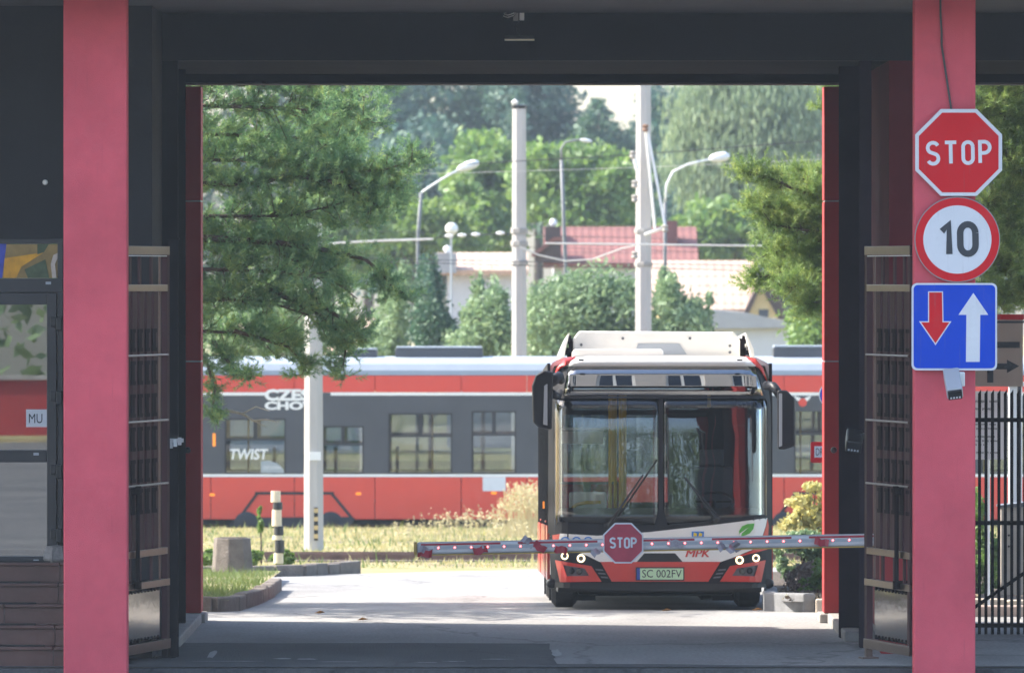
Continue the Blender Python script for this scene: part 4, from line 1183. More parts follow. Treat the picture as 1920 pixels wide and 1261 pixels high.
lf_pine = leafmat('pine needles', [(0.068, 0.172, 0.105), (0.166, 0.309, 0.125), (0.460, 0.532, 0.154)], .45, nsc=3.5)
lf_pine2 = leafmat('bright pine needles', [(0.070, 0.145, 0.043), (0.200, 0.305, 0.070), (0.469, 0.516, 0.140)], .45, nsc=4.5)
lf_grass = leafmat('dry grass blades', [(0.356, 0.324, 0.114), (0.648, 0.535, 0.244), (0.276, 0.356, 0.082)], .3)
lf_straw = leafmat('straw', [(.42, .35, .18), (.54, .46, .26), (.64, .57, .36)], .3)
lf_lawn = leafmat('lawn blades', [(0.084, 0.140, 0.028), (0.154, 0.224, 0.049), (0.280, 0.280, 0.098)], .3)

def E(px, py, rx, ry, d, depth=None):
    k = d / FPX
    c = W(px, py, d)
    return (c.x, c.y, c.z, rx * k, (depth if depth is not None else rx * k), ry * k)
def tree(name, label, d, ells, n, leaf, size, trunk_px, trunk_w=.3, mat_b=None, group=None, cat='tree', droop=0, clump=.35, aspect=.55, nclump=45, trunk_top=None):
    base = Vector((WX(trunk_px, d), d, gz(d)))
    t = thing(name, label, cat, tuple(base), group=group)
    top = max(e[2] for e in ells)
    mb = MB()
    H_ = (top if trunk_top is None else trunk_top) - base.z
    cxm = sum(e[0] for e in ells) / len(ells)
    pts = [base, base + Vector(((cxm - base.x) * .2, 0, H_ * .4)), base + Vector(((cxm - base.x) * .7, .1, H_ * .8)), base + Vector((cxm - base.x, .1, H_))]
    mb.tube(pts, [trunk_w / 2, trunk_w * .42, trunk_w * .25, trunk_w * .08], 8)
    for i in range(9):
        e = ells[i % len(ells)]
        a = random.uniform(0, 6.28)
        tgt = Vector((e[0] + e[3] * .7 * math.cos(a), e[1] + e[4] * .7 * math.sin(a), e[2] + e[5] * random.uniform(-.4, .6)))
        f = random.uniform(.35, .75)
        s0 = pts[0].lerp(pts[3], f); s0.z = base.z + H_ * f
        mb.tube([s0, s0.lerp(tgt, .5) + Vector((0, 0, .15 * H_ * .3)), tgt], [trunk_w * .16, trunk_w * .1, trunk_w * .03], 5)
    mb.build('trunk', mat_b or m_bark, t, smooth=True)
    C = crown_points(ells, n, clump, nclump=nclump)
    C = C[C[:, 2] > base.z + .02]
    V, Fq = leaf_quads(C, size, aspect, droop)
    npmesh('crown', V, Fq, leaf, t)
    return t

# ------------------------------------------------------------------ wood at the back (blue in the haze)
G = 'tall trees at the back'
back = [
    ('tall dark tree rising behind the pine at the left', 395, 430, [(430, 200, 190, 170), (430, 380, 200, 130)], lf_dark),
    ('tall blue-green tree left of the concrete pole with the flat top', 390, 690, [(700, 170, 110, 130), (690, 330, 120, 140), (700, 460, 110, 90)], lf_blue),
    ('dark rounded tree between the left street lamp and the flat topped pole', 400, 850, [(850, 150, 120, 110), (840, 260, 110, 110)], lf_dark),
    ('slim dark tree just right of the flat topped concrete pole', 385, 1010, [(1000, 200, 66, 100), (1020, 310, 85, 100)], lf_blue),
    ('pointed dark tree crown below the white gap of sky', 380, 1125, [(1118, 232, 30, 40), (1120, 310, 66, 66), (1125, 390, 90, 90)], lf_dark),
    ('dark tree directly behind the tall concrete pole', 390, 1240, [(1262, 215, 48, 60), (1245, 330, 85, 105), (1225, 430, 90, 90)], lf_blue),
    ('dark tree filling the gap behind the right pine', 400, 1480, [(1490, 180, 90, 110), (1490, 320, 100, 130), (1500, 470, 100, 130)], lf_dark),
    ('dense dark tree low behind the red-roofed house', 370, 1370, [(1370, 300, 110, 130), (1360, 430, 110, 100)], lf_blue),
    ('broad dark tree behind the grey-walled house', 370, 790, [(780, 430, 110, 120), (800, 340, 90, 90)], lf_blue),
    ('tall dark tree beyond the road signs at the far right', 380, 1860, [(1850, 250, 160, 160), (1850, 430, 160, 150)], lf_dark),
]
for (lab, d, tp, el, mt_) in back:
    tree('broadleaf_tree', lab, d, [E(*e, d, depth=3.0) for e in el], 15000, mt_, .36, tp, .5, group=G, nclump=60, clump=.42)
# willow, light green trees
tree('willow_tree', 'pale drooping willow behind the right street lamp', 320, [E(1400, 230, 110, 90, 320, 2.2), E(1345, 310, 80, 110, 320, 2), E(1450, 300, 95, 140, 320, 2), E(1395, 330, 80, 100, 320, 2)], 30000, lf_willow, .34, 1400, .5, droop=1.3, clump=.5, aspect=.3, nclump=70)
for (lab, d, tp, el, mt_, n) in (
    ('light green tree just left of the flat topped concrete pole', 300, 905, [(915, 310, 52, 50), (900, 370, 60, 70), (890, 430, 80, 50)], lf_green, 14000),
    ('bright green tree between the two tall concrete poles', 290, 1100, [(1040, 330, 70, 60), (1110, 345, 80, 60), (1060, 400, 70, 50), (1140, 400, 65, 55)], lf_green, 20000),
    ('rounded green tree below the willow', 285, 1370, [(1370, 430, 75, 48), (1310, 440, 50, 50), (1425, 440, 40, 45)], lf_green, 12000),
    ('yellow-green tree behind the round white lamp', 295, 810, [(800, 420, 80, 55), (740, 440, 70, 55), (860, 455, 60, 40)], lf_bright, 14000),
    ('bright green tree behind the long pine bough at the left', 280, 640, [(640, 440, 90, 70), (560, 460, 90, 80)], lf_bright, 10000),
):
    tree('broadleaf_tree', lab, d, [E(*e, d, depth=2.2) for e in el], n, mt_, .30, tp, .35, group='light green trees behind the houses', clump=.4)
# shrubs behind the tram
for (lab, d, tp, el, mt_, n, sz) in (
    ('dark columnar shrub behind the thin grey lamp post', 188, 805, [(800, 520, 24, 45), (805, 590, 36, 70), (830, 630, 40, 50)], lf_dark, 9000, .15),
    ('grey-green shrub behind the tram left of the lamp post', 190, 730, [(735, 590, 36, 60), (715, 640, 45, 40), (750, 530, 20, 40)], lf_olive, 9000, .15),
    ('feathery olive shrub before the grey house wall', 186, 905, [(900, 600, 36, 55), (890, 550, 12, 40), (925, 570, 26, 60), (945, 620, 35, 50), (870, 640, 36, 36)], lf_olive, 11000, .14),
    ('olive shrub between the two tall concrete poles', 184, 1100, [(1030, 580, 50, 70), (1085, 575, 55, 75), (1150, 570, 50, 75), (1100, 640, 130, 40)], lf_olive, 22000, .14),
    ('olive shrub right of the tall concrete pole', 184, 1270, [(1250, 580, 42, 65), (1300, 590, 38, 45), (1275, 640, 80, 36), (1250, 520, 20, 30)], lf_olive, 12000, .14),
    ('dark green shrub at the right end behind the tram', 192, 1520, [(1525, 600, 50, 60), (1560, 560, 60, 90)], lf_green, 9000, .16),
    ('pale green shrub low behind the tram at the left', 195, 560, [(560, 600, 100, 60), (450, 600, 90, 70)], lf_olive, 9000, .16),
):
    rr9 = random.Random(tp)
    el = list(el)
    for (a_, b_, rx_, ry_) in list(el):
        for _ in range(2):
            el.append((a_ + rr9.uniform(-1, 1) * rx_, b_ - ry_ * rr9.uniform(.4, .8), rr9.uniform(5, 10), rr9.uniform(16, 28)))
    tree('shrub', lab, d, [E(a_, b_ + 16, c_ * .8, e_ * .9, d, depth=(1.0 if c_ > 12 else .2)) for a_, b_, c_, e_ in el], int(n * .8), mt_, sz * 1.05, tp, .1, group='shrubs behind the tram', cat='shrub', clump=.55, aspect=.38, nclump=70)

# ------------------------------------------------------------------ houses
def tile_mat(name, c1, c2, sc=1.25):
    m = M(name, c1, .8, col2=c2, scale=1.3)
    nt = m.node_tree; N = nt.nodes; L = nt.links
    pr = N['Principled BSDF']; src = pr.inputs['Base Color'].links[0].from_socket
    tc = N.new('ShaderNodeTexCoord'); w = N.new('ShaderNodeTexWave'); w.bands_direction = 'Z'; w.wave_profile = 'SAW'; w.inputs['Scale'].default_value = sc; w.inputs['Distortion'].default_value = .25
    w2 = N.new('ShaderNodeTexWave'); w2.bands_direction = 'X'; w2.inputs['Scale'].default_value = sc * 1.1
    L.new(tc.outputs['Object'], w.inputs['Vector']); L.new(tc.outputs['Object'], w2.inputs['Vector'])
    ad = N.new('ShaderNodeMath'); ad.operation = 'MULTIPLY_ADD'; ad.inputs[1].default_value = .12
    L.new(w2.outputs['Fac'], ad.inputs[0]); L.new(w.outputs['Fac'], ad.inputs[2])
    b = N.new('ShaderNodeBump'); b.inputs['Strength'].default_value = 1.0; b.inputs['Distance'].default_value = .08
    L.new(ad.outputs[0], b.inputs['Height']); L.new(b.outputs[0], pr.inputs['Normal'])
    rp = N.new('ShaderNodeValToRGB'); rp.color_ramp.elements[0].color = (.45, .42, .42, 1); rp.color_ramp.elements[1].position = .45
    L.new(ad.outputs[0], rp.inputs[0])
    mx = N.new('ShaderNodeMix'); mx.data_type = 'RGBA'; mx.blend_type = 'MULTIPLY'; mx.inputs[0].default_value = .8
    L.new(src, mx.inputs[6]); L.new(rp.outputs[0], mx.inputs[7]); L.new(mx.outputs[2], pr.inputs['Base Color'])
    return m
m_tile_pink = tile_mat('pink roof tiles', (.46, .31, .24), (.60, .43, .34))
m_tile_red = tile_mat('red roof tiles', (.17, .066, .058), (.25, .10, .088))
m_wall_grey = M('grey render', (.50, .51, .54), .9, var=.05)
m_wall_yel = M('yellow render', (.62, .47, .24), .9, var=.06)
m_wood = M('dark timber', (.07, .045, .04), .7, var=.2)
m_bitumen = M('grey sheet roof', (.33, .33, .34), .7, var=.1)
def ridge_house(name, label, d, x0, x1, ridge, eave, wall_mat, roof_mat, depth=7.0, over=.3):
    a, b = WX(x0, d), WX(x1, d)
    z_r, z_e = WZ(ridge, d), WZ(eave, d)
    g0 = gz(d)
    h = thing(name, label, 'house', ((a + b) / 2, d + depth / 2, g0))
    MB().box(a + over, b - over, d + over, d + depth - over, g0, z_e).build('wall', wall_mat, h)
    ym = d + depth / 2
    MB().prism_x([(d - .1, z_e - .08), (ym, z_r), (d + depth + .1, z_e - .08), (d + depth + .1, z_e + .06), (ym, z_r + .14), (d - .1, z_e + .06)], a, b).build('roof', roof_mat, h)
    MB().prism_x([(d + over + .05, z_e - .05), (ym, z_r - .02), (d + depth - over - .05, z_e - .05)], a + over + .02, b - over - .02).build('gable', wall_mat, h)
    return h, a, b, z_r, z_e
h, a, b, zr, ze = ridge_house('house', 'house with red tiled roof and dark chimney behind the tall concrete pole', 268, 1020, 1310, 432, 497, m_wall_grey, m_tile_red)
MB().box(WX(1250, 268), WX(1272, 268), 269.6, 270.4, ze, WZ(413, 268)).build('chimney', M('chimney brick', (.16, .06, .055), .9, var=.2), h)
MB().box(WX(1022, 268), WX(1052, 268), 270.0, 270.6, zr - .6, WZ(424, 268)).build('chimney', m_wood, h)
MB().lathe([(.05, 0), (.11, .06), (.12, .15), (.07, .24), (.0, .25)], (WX(1038, 268), 270.3, WZ(424, 268)), 'z', 12).build('vent_cowl', m_lamp, h, smooth=True)
MB().prism([(WX(p, 267.5), WZ(q_, 267.5)) for p, q_ in ((1002, 475), (1040, 448), (1052, 448), (1052, 490), (1002, 490))], 267.4, 268.6).build('dormer', m_wood, h)
MB().prism([(WX(p, 267.3), WZ(q_, 267.3)) for p, q_ in ((995, 478), (1038, 444), (1056, 444), (1056, 452), (1040, 452), (1000, 482))], 267.2, 268.8).build('dormer_roof', m_tile_red, h)
h, a, b, zr, ze = ridge_house('house', 'low house with pink tiled roof and yellow timbered gable at the right', 236, 1215, 1418, 497, 583, m_wall_yel, m_tile_pink, depth=6.0)
D2 = 235.6
MB().prism([(WX(p, D2), WZ(q_, D2)) for p, q_ in ((1398, 588), (1424, 540), (1455, 570), (1462, 596), (1400, 596))], D2 - .3, D2 + 2).build('gable_wall', m_wall_yel, h)
MB().prism([(WX(p, D2), WZ(q_, D2)) for p, q_ in ((1392, 590), (1420, 532), (1428, 532), (1402, 590))], D2 - .5, D2 + 3).build('gable_board', m_wood, h)
MB().prism([(WX(p, D2), WZ(q_, D2)) for p, q_ in ((1418, 505), (1432, 512), (1482, 590), (1470, 600), (1458, 595), (1430, 545), (1418, 545))], D2 - .4, D2 + 3.5).build('side_roof', m_wood, h)
MB().box(WX(1422, D2), WX(1440, D2), D2 - .34, D2 - .28, WZ(594, D2), WZ(580, D2)).build('window', m_tdark, h)
h2 = thing('shed', 'flat grey-roofed shed in front of the pink tiled house', 'shed', (WX(1400, 225), 228, gz(225)))
MB().prism([(WX(p, 225), WZ(q_, 225)) for p, q_ in ((1290, 602), (1330, 580), (1400, 586), (1488, 606), (1488, 614), (1290, 616))], 224.6, 230).build('roof', m_bitumen, h2)
MB().box(WX(1300, 225), WX(1482, 225), 224.9, 229.8, gz(225), WZ(615, 225)).build('wall', m_wall_grey, h2)
h3, a, b, zr, ze = ridge_house('house', 'grey-walled house with a strip of pink roof tiles left of the flat topped pole', 240, 818, 990, 482, 510, m_wall_grey, m_tile_pink, depth=5.0)
MB().box(WX(815, 239.5), WX(856, 239.5), 239.4, 240.4, WZ(512, 239.5), WZ(474, 239.5)).build('chimney', m_bitumen, h3)
MB().lathe([(.05, 0), (.11, .06), (.12, .15), (.0, .22)], (WX(839, 239.5), 239.9, WZ(474, 239.5)), 'z', 12).build('vent_cowl', m_lamp, h3, smooth=True)
ridge_house('house', 'low house with pink tiled roof half hidden behind the pine', 232, 400, 712, 604, 668, m_wall_grey, m_tile_pink, depth=6.0)

# ------------------------------------------------------------------ poles, street lamps, wires
m_lamppost = M('lamp post', (.16, .17, .18), .6, var=.1)
def conc_pole(px0, px1, d, top, label, extra=None):
    r = (WX(px1, d) - WX(px0, d)) / 2
    cx = (WX(px0, d) + WX(px1, d)) / 2
    t = thing('concrete_pole', label, 'pole', (cx, d, gz(d)), group='concrete overhead line poles')
    z1 = WZ(top, d)
    n = 8; rot = R(22.5)
    V = []
    for z, k in ((gz(d), 1.0), (z1, .86)):
        for i in range(n):
            V.append((cx + r * 1.04 * k * math.cos(rot + 2 * math.pi * i / n), d + r * 1.04 * k * math.sin(rot + 2 * math.pi * i / n), z))
    Fq = [(i, (i+1) % n, n + (i+1) % n, n + i) for i in range(n)] + [tuple(range(n-1, -1, -1)), tuple(range(n, 2*n))]
    MB().add(V, Fq).build('shaft', m_polec, t, bevel=.01)
    return t, cx, r, z1
p1_, cx, r, z1 = conc_pole(569, 607, 138, 418, 'pale concrete pole before the tram with yellow and black stripes at its foot')
sp = MB().box(cx + .01, cx + .075, 138 - r - .012, 138 - r * .9, WZ(1012, 138), WZ(950, 138)).build('stripe_board', m_black, p1_)
for k in range(4):
    z = WZ(952 + k * 16, 138)
    MB().box(cx + .009, cx + .076, 138 - r - .015, 138 - r - .008, z - .07, z).build('stripe', m_yellow_paint, sp)
nb = MB().box(cx - .06, cx + .12, 138 - r - .006, 138 - r * .85, WZ(862, 138), WZ(846, 138)).build('number_tag', m_white, p1_)
MB().box(cx - .20, cx + .02, 138 - r, 138 + r, WZ(435, 138), WZ(420, 138)).build('crossarm', m_lamp, p1_)
p2_, cx, r, z1 = conc_pole(958, 989, 176, 204, 'pale concrete pole with flat dark top left of the bus')
MB().lathe([(r * .92, 0), (r * .95, .07), (r * .5, .09)], (cx, 176, z1), 'z', 8).build('cap', m_black, p2_)
MB().lathe([(.05, 0), (.08, .06), (.0, .12)], (cx - .09, 175.9, z1 + .08), 'z', 10).build('insulator', m_white, p2_)
for py in (438, 462, 498):
    MB().lathe([(r * 1.0, 0), (r * 1.06, .02), (r * 1.06, .10), (r * 1.0, .12)], (cx, 176, WZ(py, 176)), 'z', 8).build('clamp', m_conc, p2_)
p3_, cx, r, z1 = conc_pole(1190, 1223, 174, 90, 'tall concrete pole running out of the top behind the bus')
for (A_, B_, w_, mm) in (((1210, 236), (1228, 428), .035, m_offwhite), ((1213, 240), (1247, 424), .03, m_lamp), ((1208, 440), (1246, 426), .04, m_offwhite), ((1187, 288), (1194, 318), .05, m_lamp)):
    MB().tube([W(*A_, 173.7), W(*B_, 173.7)], w_, 6).build('brace', mm, p3_)
for (px, py) in ((1210, 240), (1186, 290), (1190, 345), (1190, 372), (1247, 428), (1190, 478)):
    MB().lathe([(.03, -.08), (.07, -.05), (.05, 0), (.07, .05), (.03, .08)], W(px, py, 173.6), 'z', 10).build('insulator', m_bark_birch if px != 1210 else m_bark_pine, p3_)
for py in (438, 500):
    MB().lathe([(r * 1.0, 0), (r * 1.06, .02), (r * 1.06, .08), (r * 1.0, .10)], (cx, 174, WZ(py, 174)), 'z', 8).build('clamp', m_conc, p3_)
def street_lamp(label, d, post, pr, arm, head, hr, mat=None):
    mat = mat or m_lamppost
    t = thing('street_lamp', label, 'street lamp', (WX(post[0][0], d), d, gz(d)), group='street lamps behind the tram')
    pts = [Vector((WX(post[0][0], d), d, gz(d)))] + [W(*p, d) for p in post]
    MB().tube(pts, pr, 8).build('post', mat, t, smooth=True)
    MB().tube([W(*p, d) for p in arm], pr * .62, 8).build('arm', m_lamp if hr > .05 else m_lamppost, t, smooth=True)
    c = W(*head[0], d); e = W(*head[1], d)
    ax = (e - c)
    MB().tube([c, c.lerp(e, .15), c.lerp(e, .45), c.lerp(e, .8), e], [hr * .35, hr * .75, hr, hr * .9, hr * .4], 10).build('lamp_head', m_lamp, t, smooth=True)
    return t
street_lamp('street lamp with straight slanting arm beside the long pine bough', 189, [(782, 640), (784, 440), (790, 362)], .04, [(790, 362), (800, 354), (830, 335), (860, 318)], ((858, 318), (898, 304)), .11)
street_lamp('dark lamp post with short curved arm between the two concrete poles', 187, [(1066, 640), (1058, 440), (1053, 300)], .042, [(1053, 300), (1052, 280), (1060, 267), (1085, 262), (1108, 264)], ((1086, 262), (1110, 265)), .045)
street_lamp('street lamp with curved arm and white oval head right of the tall pole', 192, [(1248, 640), (1247, 480), (1247, 380)], .04, [(1247, 380), (1250, 345), (1262, 322), (1290, 308), (1334, 298)], ((1330, 298), (1368, 292)), .12)
t = thing('globe_lamp', 'round white globe lamp left of the flat topped pole', 'street lamp', (WX(846, 200), 200, gz(200)))
MB().lathe([(.0, -.14), (.09, -.11), (.15, -.02), (.14, .08), (.08, .14), (.0, .16)], W(847, 430, 200), 'z', 16).build('globe', m_white, t, smooth=True)
MB().tube([(WX(846, 200), 200, gz(200)), W(846, 441, 200)], .03, 6).build('post', m_grey, t)
wires = [
    ('dark overhead wire sagging past both concrete poles near the lamps', [(330, 330), (640, 318), (900, 306), (1190, 290), (1560, 262), (1750, 250)], .9, m_wire, 175.2),
    ('thin pale wire just below the dark upper wire', [(330, 352), (800, 326), (1200, 314), (1560, 298), (1750, 290)], .5, m_wire_pale, 175.6),
    ('pale thick cable ending left of the globe lamp', [(560, 462), (640, 455), (720, 451), (812, 448)], 2.4, m_wire_pale, 172),
    ('pale cable running right from the dormer past the tall pole', [(1022, 456), (1200, 458), (1450, 461), (1700, 464)], 1.9, m_wire_pale, 173),
    ('dark wire at gutter height from the pine to the flat topped pole', [(330, 478), (660, 484), (960, 490), (1200, 494), (1600, 500)], .8, m_wire, 175.4),
    ('lower dark wire just under the gutter height wire', [(330, 470), (700, 490), (960, 497), (1220, 503), (1600, 512)], .8, m_wire, 175.5),
    ('fine wire at the height of the red roof ridge', [(330, 425), (640, 432), (960, 440), (1250, 448), (1600, 452)], .45, m_wire, 175.8),
    ('dark wire with white insulators left of the flat topped pole', [(812, 446), (870, 442), (955, 438)], .9, m_wire, 175.0),
    ('sagging pale cable from the flat topped pole to the right', [(974, 462), (1010, 478), (1060, 489), (1110, 486), (1165, 466), (1200, 458)], 1.6, m_wire_pale, 174.6),
    ('fine wire crossing above the pink roof', [(330, 440), (960, 462), (1250, 470), (1600, 478)], .4, m_wire, 176.2),
]
for (lab, pts, w_, mm, d) in wires:
    MB().tube([W(*p, d) for p in pts], w_ * d / FPX, 6).build('overhead_wire', mm, None, label=lab, cat='wire')
for i, px in enumerate((842, 866, 892, 938)):
    c = W(px, 444 - (px - 812) * .055, 174.98)
    MB().tube([c + Vector((-.09, 0, 0)), c, c + Vector((.09, 0, .006))], [.02, .045, .02], 8).build('insulator', m_white if i != 2 else m_lamp, None, label=('first', 'second', 'third', 'last')[i] + ' white insulator from the left on the dark wire by the globe lamp', cat='insulator', group='insulators on the overhead wire')

# ------------------------------------------------------------------ tracks
m_rust = M('rail', (.15, .085, .065), .6, metal=.3, var=.35, scale=4)
m_ballast = ground_mat('ballast', [(.13, .11, .09), (.21, .185, .155), (.30, .27, .23)], (6, 30), .8)
for d in (130.2, 131.64, 163.5, 164.94):
    z = gz(d)
    MB().box(-30, 30, d - .035, d + .035, z + .02, z + .10).box(-30, 30, d - .07, d + .07, z - .02, z + .02).build('rail', m_rust, kind='structure')
for d in (130.9, 164.2):
    MB().add([(-30, d - 1.3, gz(d - 1.3) + .0), (30, d - 1.3, gz(d - 1.3) + .0), (30, d + 1.3, gz(d + 1.3) + .0), (-30, d + 1.3, gz(d + 1.3) + .0)], [(0, 1, 2, 3)]).build('track_bed', m_ballast, kind='structure')

# ------------------------------------------------------------------ grass
def blades(name, X, Y, hgt, wid, mat, lean=.35, label=None, cat=None):
    n = len(X)
    Z = np.array([gz(y) for y in Y]) if label != 'island' else None
    B = np.stack([X, Y, Z - .03], 1)
    a = NR.uniform(0, 6.28, n)
    w = np.stack([np.cos(a), np.sin(a) * .4, np.zeros(n)], 1) * wid * NR.uniform(.6, 1.4, n)[:, None]
    tip = B + np.stack([NR.normal(size=n) * hgt * lean, NR.normal(size=n) * hgt * lean, hgt], 1)
    V = np.stack([B - w, B + w, tip], 1).reshape(-1, 3)
    return V, np.arange(3 * n).reshape(-1, 3)
def patchy(n, x0, x1, y0, y1, sc=.5):
    X = NR.uniform(x0, x1, n * 2); Y = NR.uniform(y0, y1, n * 2)
    f = np.sin(X * sc * 3.1 + Y * .7) + np.sin(X * sc * 1.3 - Y * 1.9 + 1) + np.sin(Y * 1.1 + 2)
    k = np.argsort(-(f + NR.normal(size=2 * n) * 1.3))[:n]
    return X[k], Y[k]
X, Y = patchy(52000, -13, 14, 120.3, 162.4)
ok = ~(((X > -2.6) & (Y < 125.2)) | (np.abs(Y - 130.9) < .95))
X, Y = X[ok], Y[ok]
V, Fq = blades('grass', X, Y, NR.gamma(2.0, .022, len(X)) + .02, .012, lf_grass)
npmesh('track_grass', V, Fq, lf_grass, loc=(0, 140, 0), label='dry yellow-green grass between the pavement and the tram', cat='grass', kind='stuff')
X, Y = patchy(9000, -13, 14, 120.3, 162.4, .8)
ok = ~(((X > -2.6) & (Y < 125.2)) | (np.abs(Y - 130.9) < .95)); X, Y = X[ok], Y[ok]
V, Fq = blades('g', X, Y, NR.gamma(2.0, .03, len(X)) + .03, .016, lf_lawn)
npmesh('weed_tufts', V, Fq, lf_lawn, loc=(0, 140, 0), label='green weeds scattered through the dry grass by the tracks', cat='weeds', kind='stuff')
# tall straw beside the bus
def straw(cx, cy, sx, sy, n, h0, h1):
    X = NR.normal(size=n) * sx + cx; Y = NR.normal(size=n) * sy + cy
    V1, F1 = blades('s', X, Y, NR.uniform(h0, h1, n) * np.exp(-((X - cx) / (sx * 2.2)) ** 2), .006, None, .12)
    tips = V1[2::3]
    C = np.repeat(tips, 5, 0) + NR.normal(size=(n * 5, 3)) * np.array([.02, .02, .05])
    V2, F2 = leaf_quads(C, .07, .3, 0)
    F2 = np.concatenate([F2[:, [0, 1, 2]], F2[:, [0, 2, 3]]]) + len(V1)
    return np.concatenate([V1, V2]), np.concatenate([F1, F2])
d = 152
V, Fq = straw(WX(985, d), d, .28, .35, 420, .5, .95)
npmesh('tall_grass', V, Fq, lf_straw, loc=(WX(985, d), d, gz(d)), label='tall pale straw clump beside the left side of the bus', cat='grass', kind='stuff')
d = 148
V, Fq = straw(WX(870, d), d, .7, .3, 150, .25, .5)
npmesh('tall_grass', V, Fq, lf_straw, loc=(WX(870, d), d, gz(d)), label='thin straw stalks before the red tram side', cat='grass', kind='stuff')

# ------------------------------------------------------------------ island with planter, kerbs
def kerb(name, pts, n, w=.16, h=.14, mat=m_conc, jitter=.01, label=None):
    """stones along a polyline of (x, y); the kerb itself is the first-level object"""
    P = [Vector((x, y, 0)) for x, y in pts]
    seg = [(P[i+1] - P[i]).length for i in range(len(P) - 1)]
    tot = sum(seg)
    root = bpy.data.objects.new(name, None); COL.objects.link(root)
    root.location = (P[0].x, P[0].y, gz(P[0].y)); ROOT[root.name] = Matrix.Translation(root.location); root['kind'] = 'structure'
    def at(s):
        for i, l in enumerate(seg):
            if s <= l or i == len(seg) - 1: return P[i].lerp(P[i+1], s / l), (P[i+1] - P[i]).normalized()
            s -= l
    rr_ = random.Random(len(pts) * 7 + n)
    for i in range(n):
        s0, s1 = tot * i / n + .008, tot * (i + 1) / n - .008
        (a, da), (b, db) = at(s0), at(s1)
        nrm = Vector((-da.y, da.x, 0)); j = rr_.uniform(-jitter, jitter); hh = h + rr_.uniform(-jitter, jitter)
        za, zb = gz(a.y), gz(b.y)
        V = []
        for (p, z) in ((a, za), (b, zb)):
            for o_, zz in ((-w/2 + j, -.05), (w/2 + j, -.05), (w/2 + j, hh), (-w/2 + j, hh)):
                V.append((p.x + nrm.x * o_, p.y + nrm.y * o_, z + zz))
        MB().add(V, [(0, 1, 2, 3), (7, 6, 5, 4), (0, 4, 5, 1), (1, 5, 6, 2), (2, 6, 7, 3), (3, 7, 4, 0)]).build('kerb_stone', mat, root, bevel=.02)
    return root
kerb('island_kerb', [(-9, 94.4), (-3.35, 94.5), (-3.12, 95.0), (-3.05, 100), (-3.05, 110)], 26, h=.17, mat=m_conc_dark)
isl = [(-9, 94.5), (-3.4, 94.6), (-3.2, 95.1), (-3.12, 101.2), (-3.3, 116), (-9, 116)]
ys_ = [94.55, 96, 98, 100, 103, 106, 110, 116]
V = []; Fq = []
for y in ys_: V += [(-9.0, y, gz(y) + .13), (-3.14, y, gz(y) + .13)]
for i in range(len(ys_) - 1): Fq.append((2*i, 2*i+1, 2*i+3, 2*i+2))
MB().add(V, Fq).build('island_soil', m_soil, kind='structure', origin=(-6, 100, 0))
X, Y = patchy(16000, -6.0, -3.16, 94.7, 115.5, 1.2)
V, Fq = blades('i', X, Y, NR.gamma(2.0, .025, len(X)) + .02, .006, lf_lawn)
V[:, 2] += .15
npmesh('island_grass', V, Fq, lf_lawn, loc=(-4, 104, 0), label='short green grass on the kerbed island at the left', cat='grass', kind='stuff')
d = 114.0
tp = thing('concrete_planter', 'weathered tapered concrete block standing on the left island', 'planter', (WX(433, d), d + .27, gz(d) + .10))
x0, x1 = WX(395, d), WX(473, d); xm = (x0 + x1) / 2; hw = (x1 - x0) / 2
zb, zt = gz(d) + .10, WZ(1009, d)
n = 8; V = []
for z, k in ((zb, 1.0), (zt, .88)):
    for i in range(n):
        a = R(22.5 + 45 * i + 14); V.append((xm + hw * 1.03 * k * math.cos(a), d + .3 + hw * 1.03 * k * math.sin(a), z))
MB().add(V, [(i, (i+1) % n, n + (i+1) % n, n + i) for i in range(n)] + [tuple(range(n-1, -1, -1)), tuple(range(n, 2*n))]).build('block', m_conc_dark, tp, bevel=.015)
MB().lathe([(hw * .70, 0), (hw * .72, .012)], (xm, d + .3, zt - .004), 'z', 8).build('soil_top', m_mulch, tp)
kerb('verge_kerb', [(WX(330, 117.5), 117.5), (WX(560, 118.5), 118.5), (WX(665, 121), 121)], 9, w=.2, h=.16, mat=m_conc_dark)
# striped bollard
d = 123
bo = thing('striped_bollard', 'leaning black and white striped bollard beside the concrete pole', 'bollard', (WX(520, d), d, gz(d)))
cuts = [(1056, 1036, 0), (1036, 1012, 1), (1012, 1003, 0), (1003, 986, 1), (986, 955, 0), (955, 941, 1), (941, 920, 0)]
for a, b, k in cuts:
    x_ = WX(516 + (a - 920) * .045 + (3 if k else 0), d)
    MB().lathe([(.068, 0), (.072, .01), (.068, WZ(b, d) - WZ(a, d))], (x_, d, WZ(a, d)), 'z', 14).build('band', m_black if k else M('bollard cream', (.66, .56, .40), .7, var=.1, scale=8) if 'bollard cream' not in MATS else MATS['bollard cream'], bo)
for (lab, px, py, rx, ry, dd) in (('round dwarf bush behind the weathered concrete block', 392, 1046, 22, 14, 122), ('yellow-green dwarf bush left of the striped bollard', 474, 1045, 20, 13, 122), ('yellow-green dwarf bush around the foot of the striped bollard', 528, 1046, 20, 16, 123.6)):
    tree('dwarf_bush', lab, dd, [E(px, py, rx, ry, dd)], 2600, lf_bright, .05, px, .03, group='dwarf bushes by the kerb', cat='bush', clump=.3, nclump=30)
d = 126
tree('weed_stalk', 'tall yellow-green weed stalk before the tram wheel', d, [E(488, 975, 5, 24, d)], 600, lf_bright, .06, 490, .03, cat='plant', clump=.3, nclump=14)

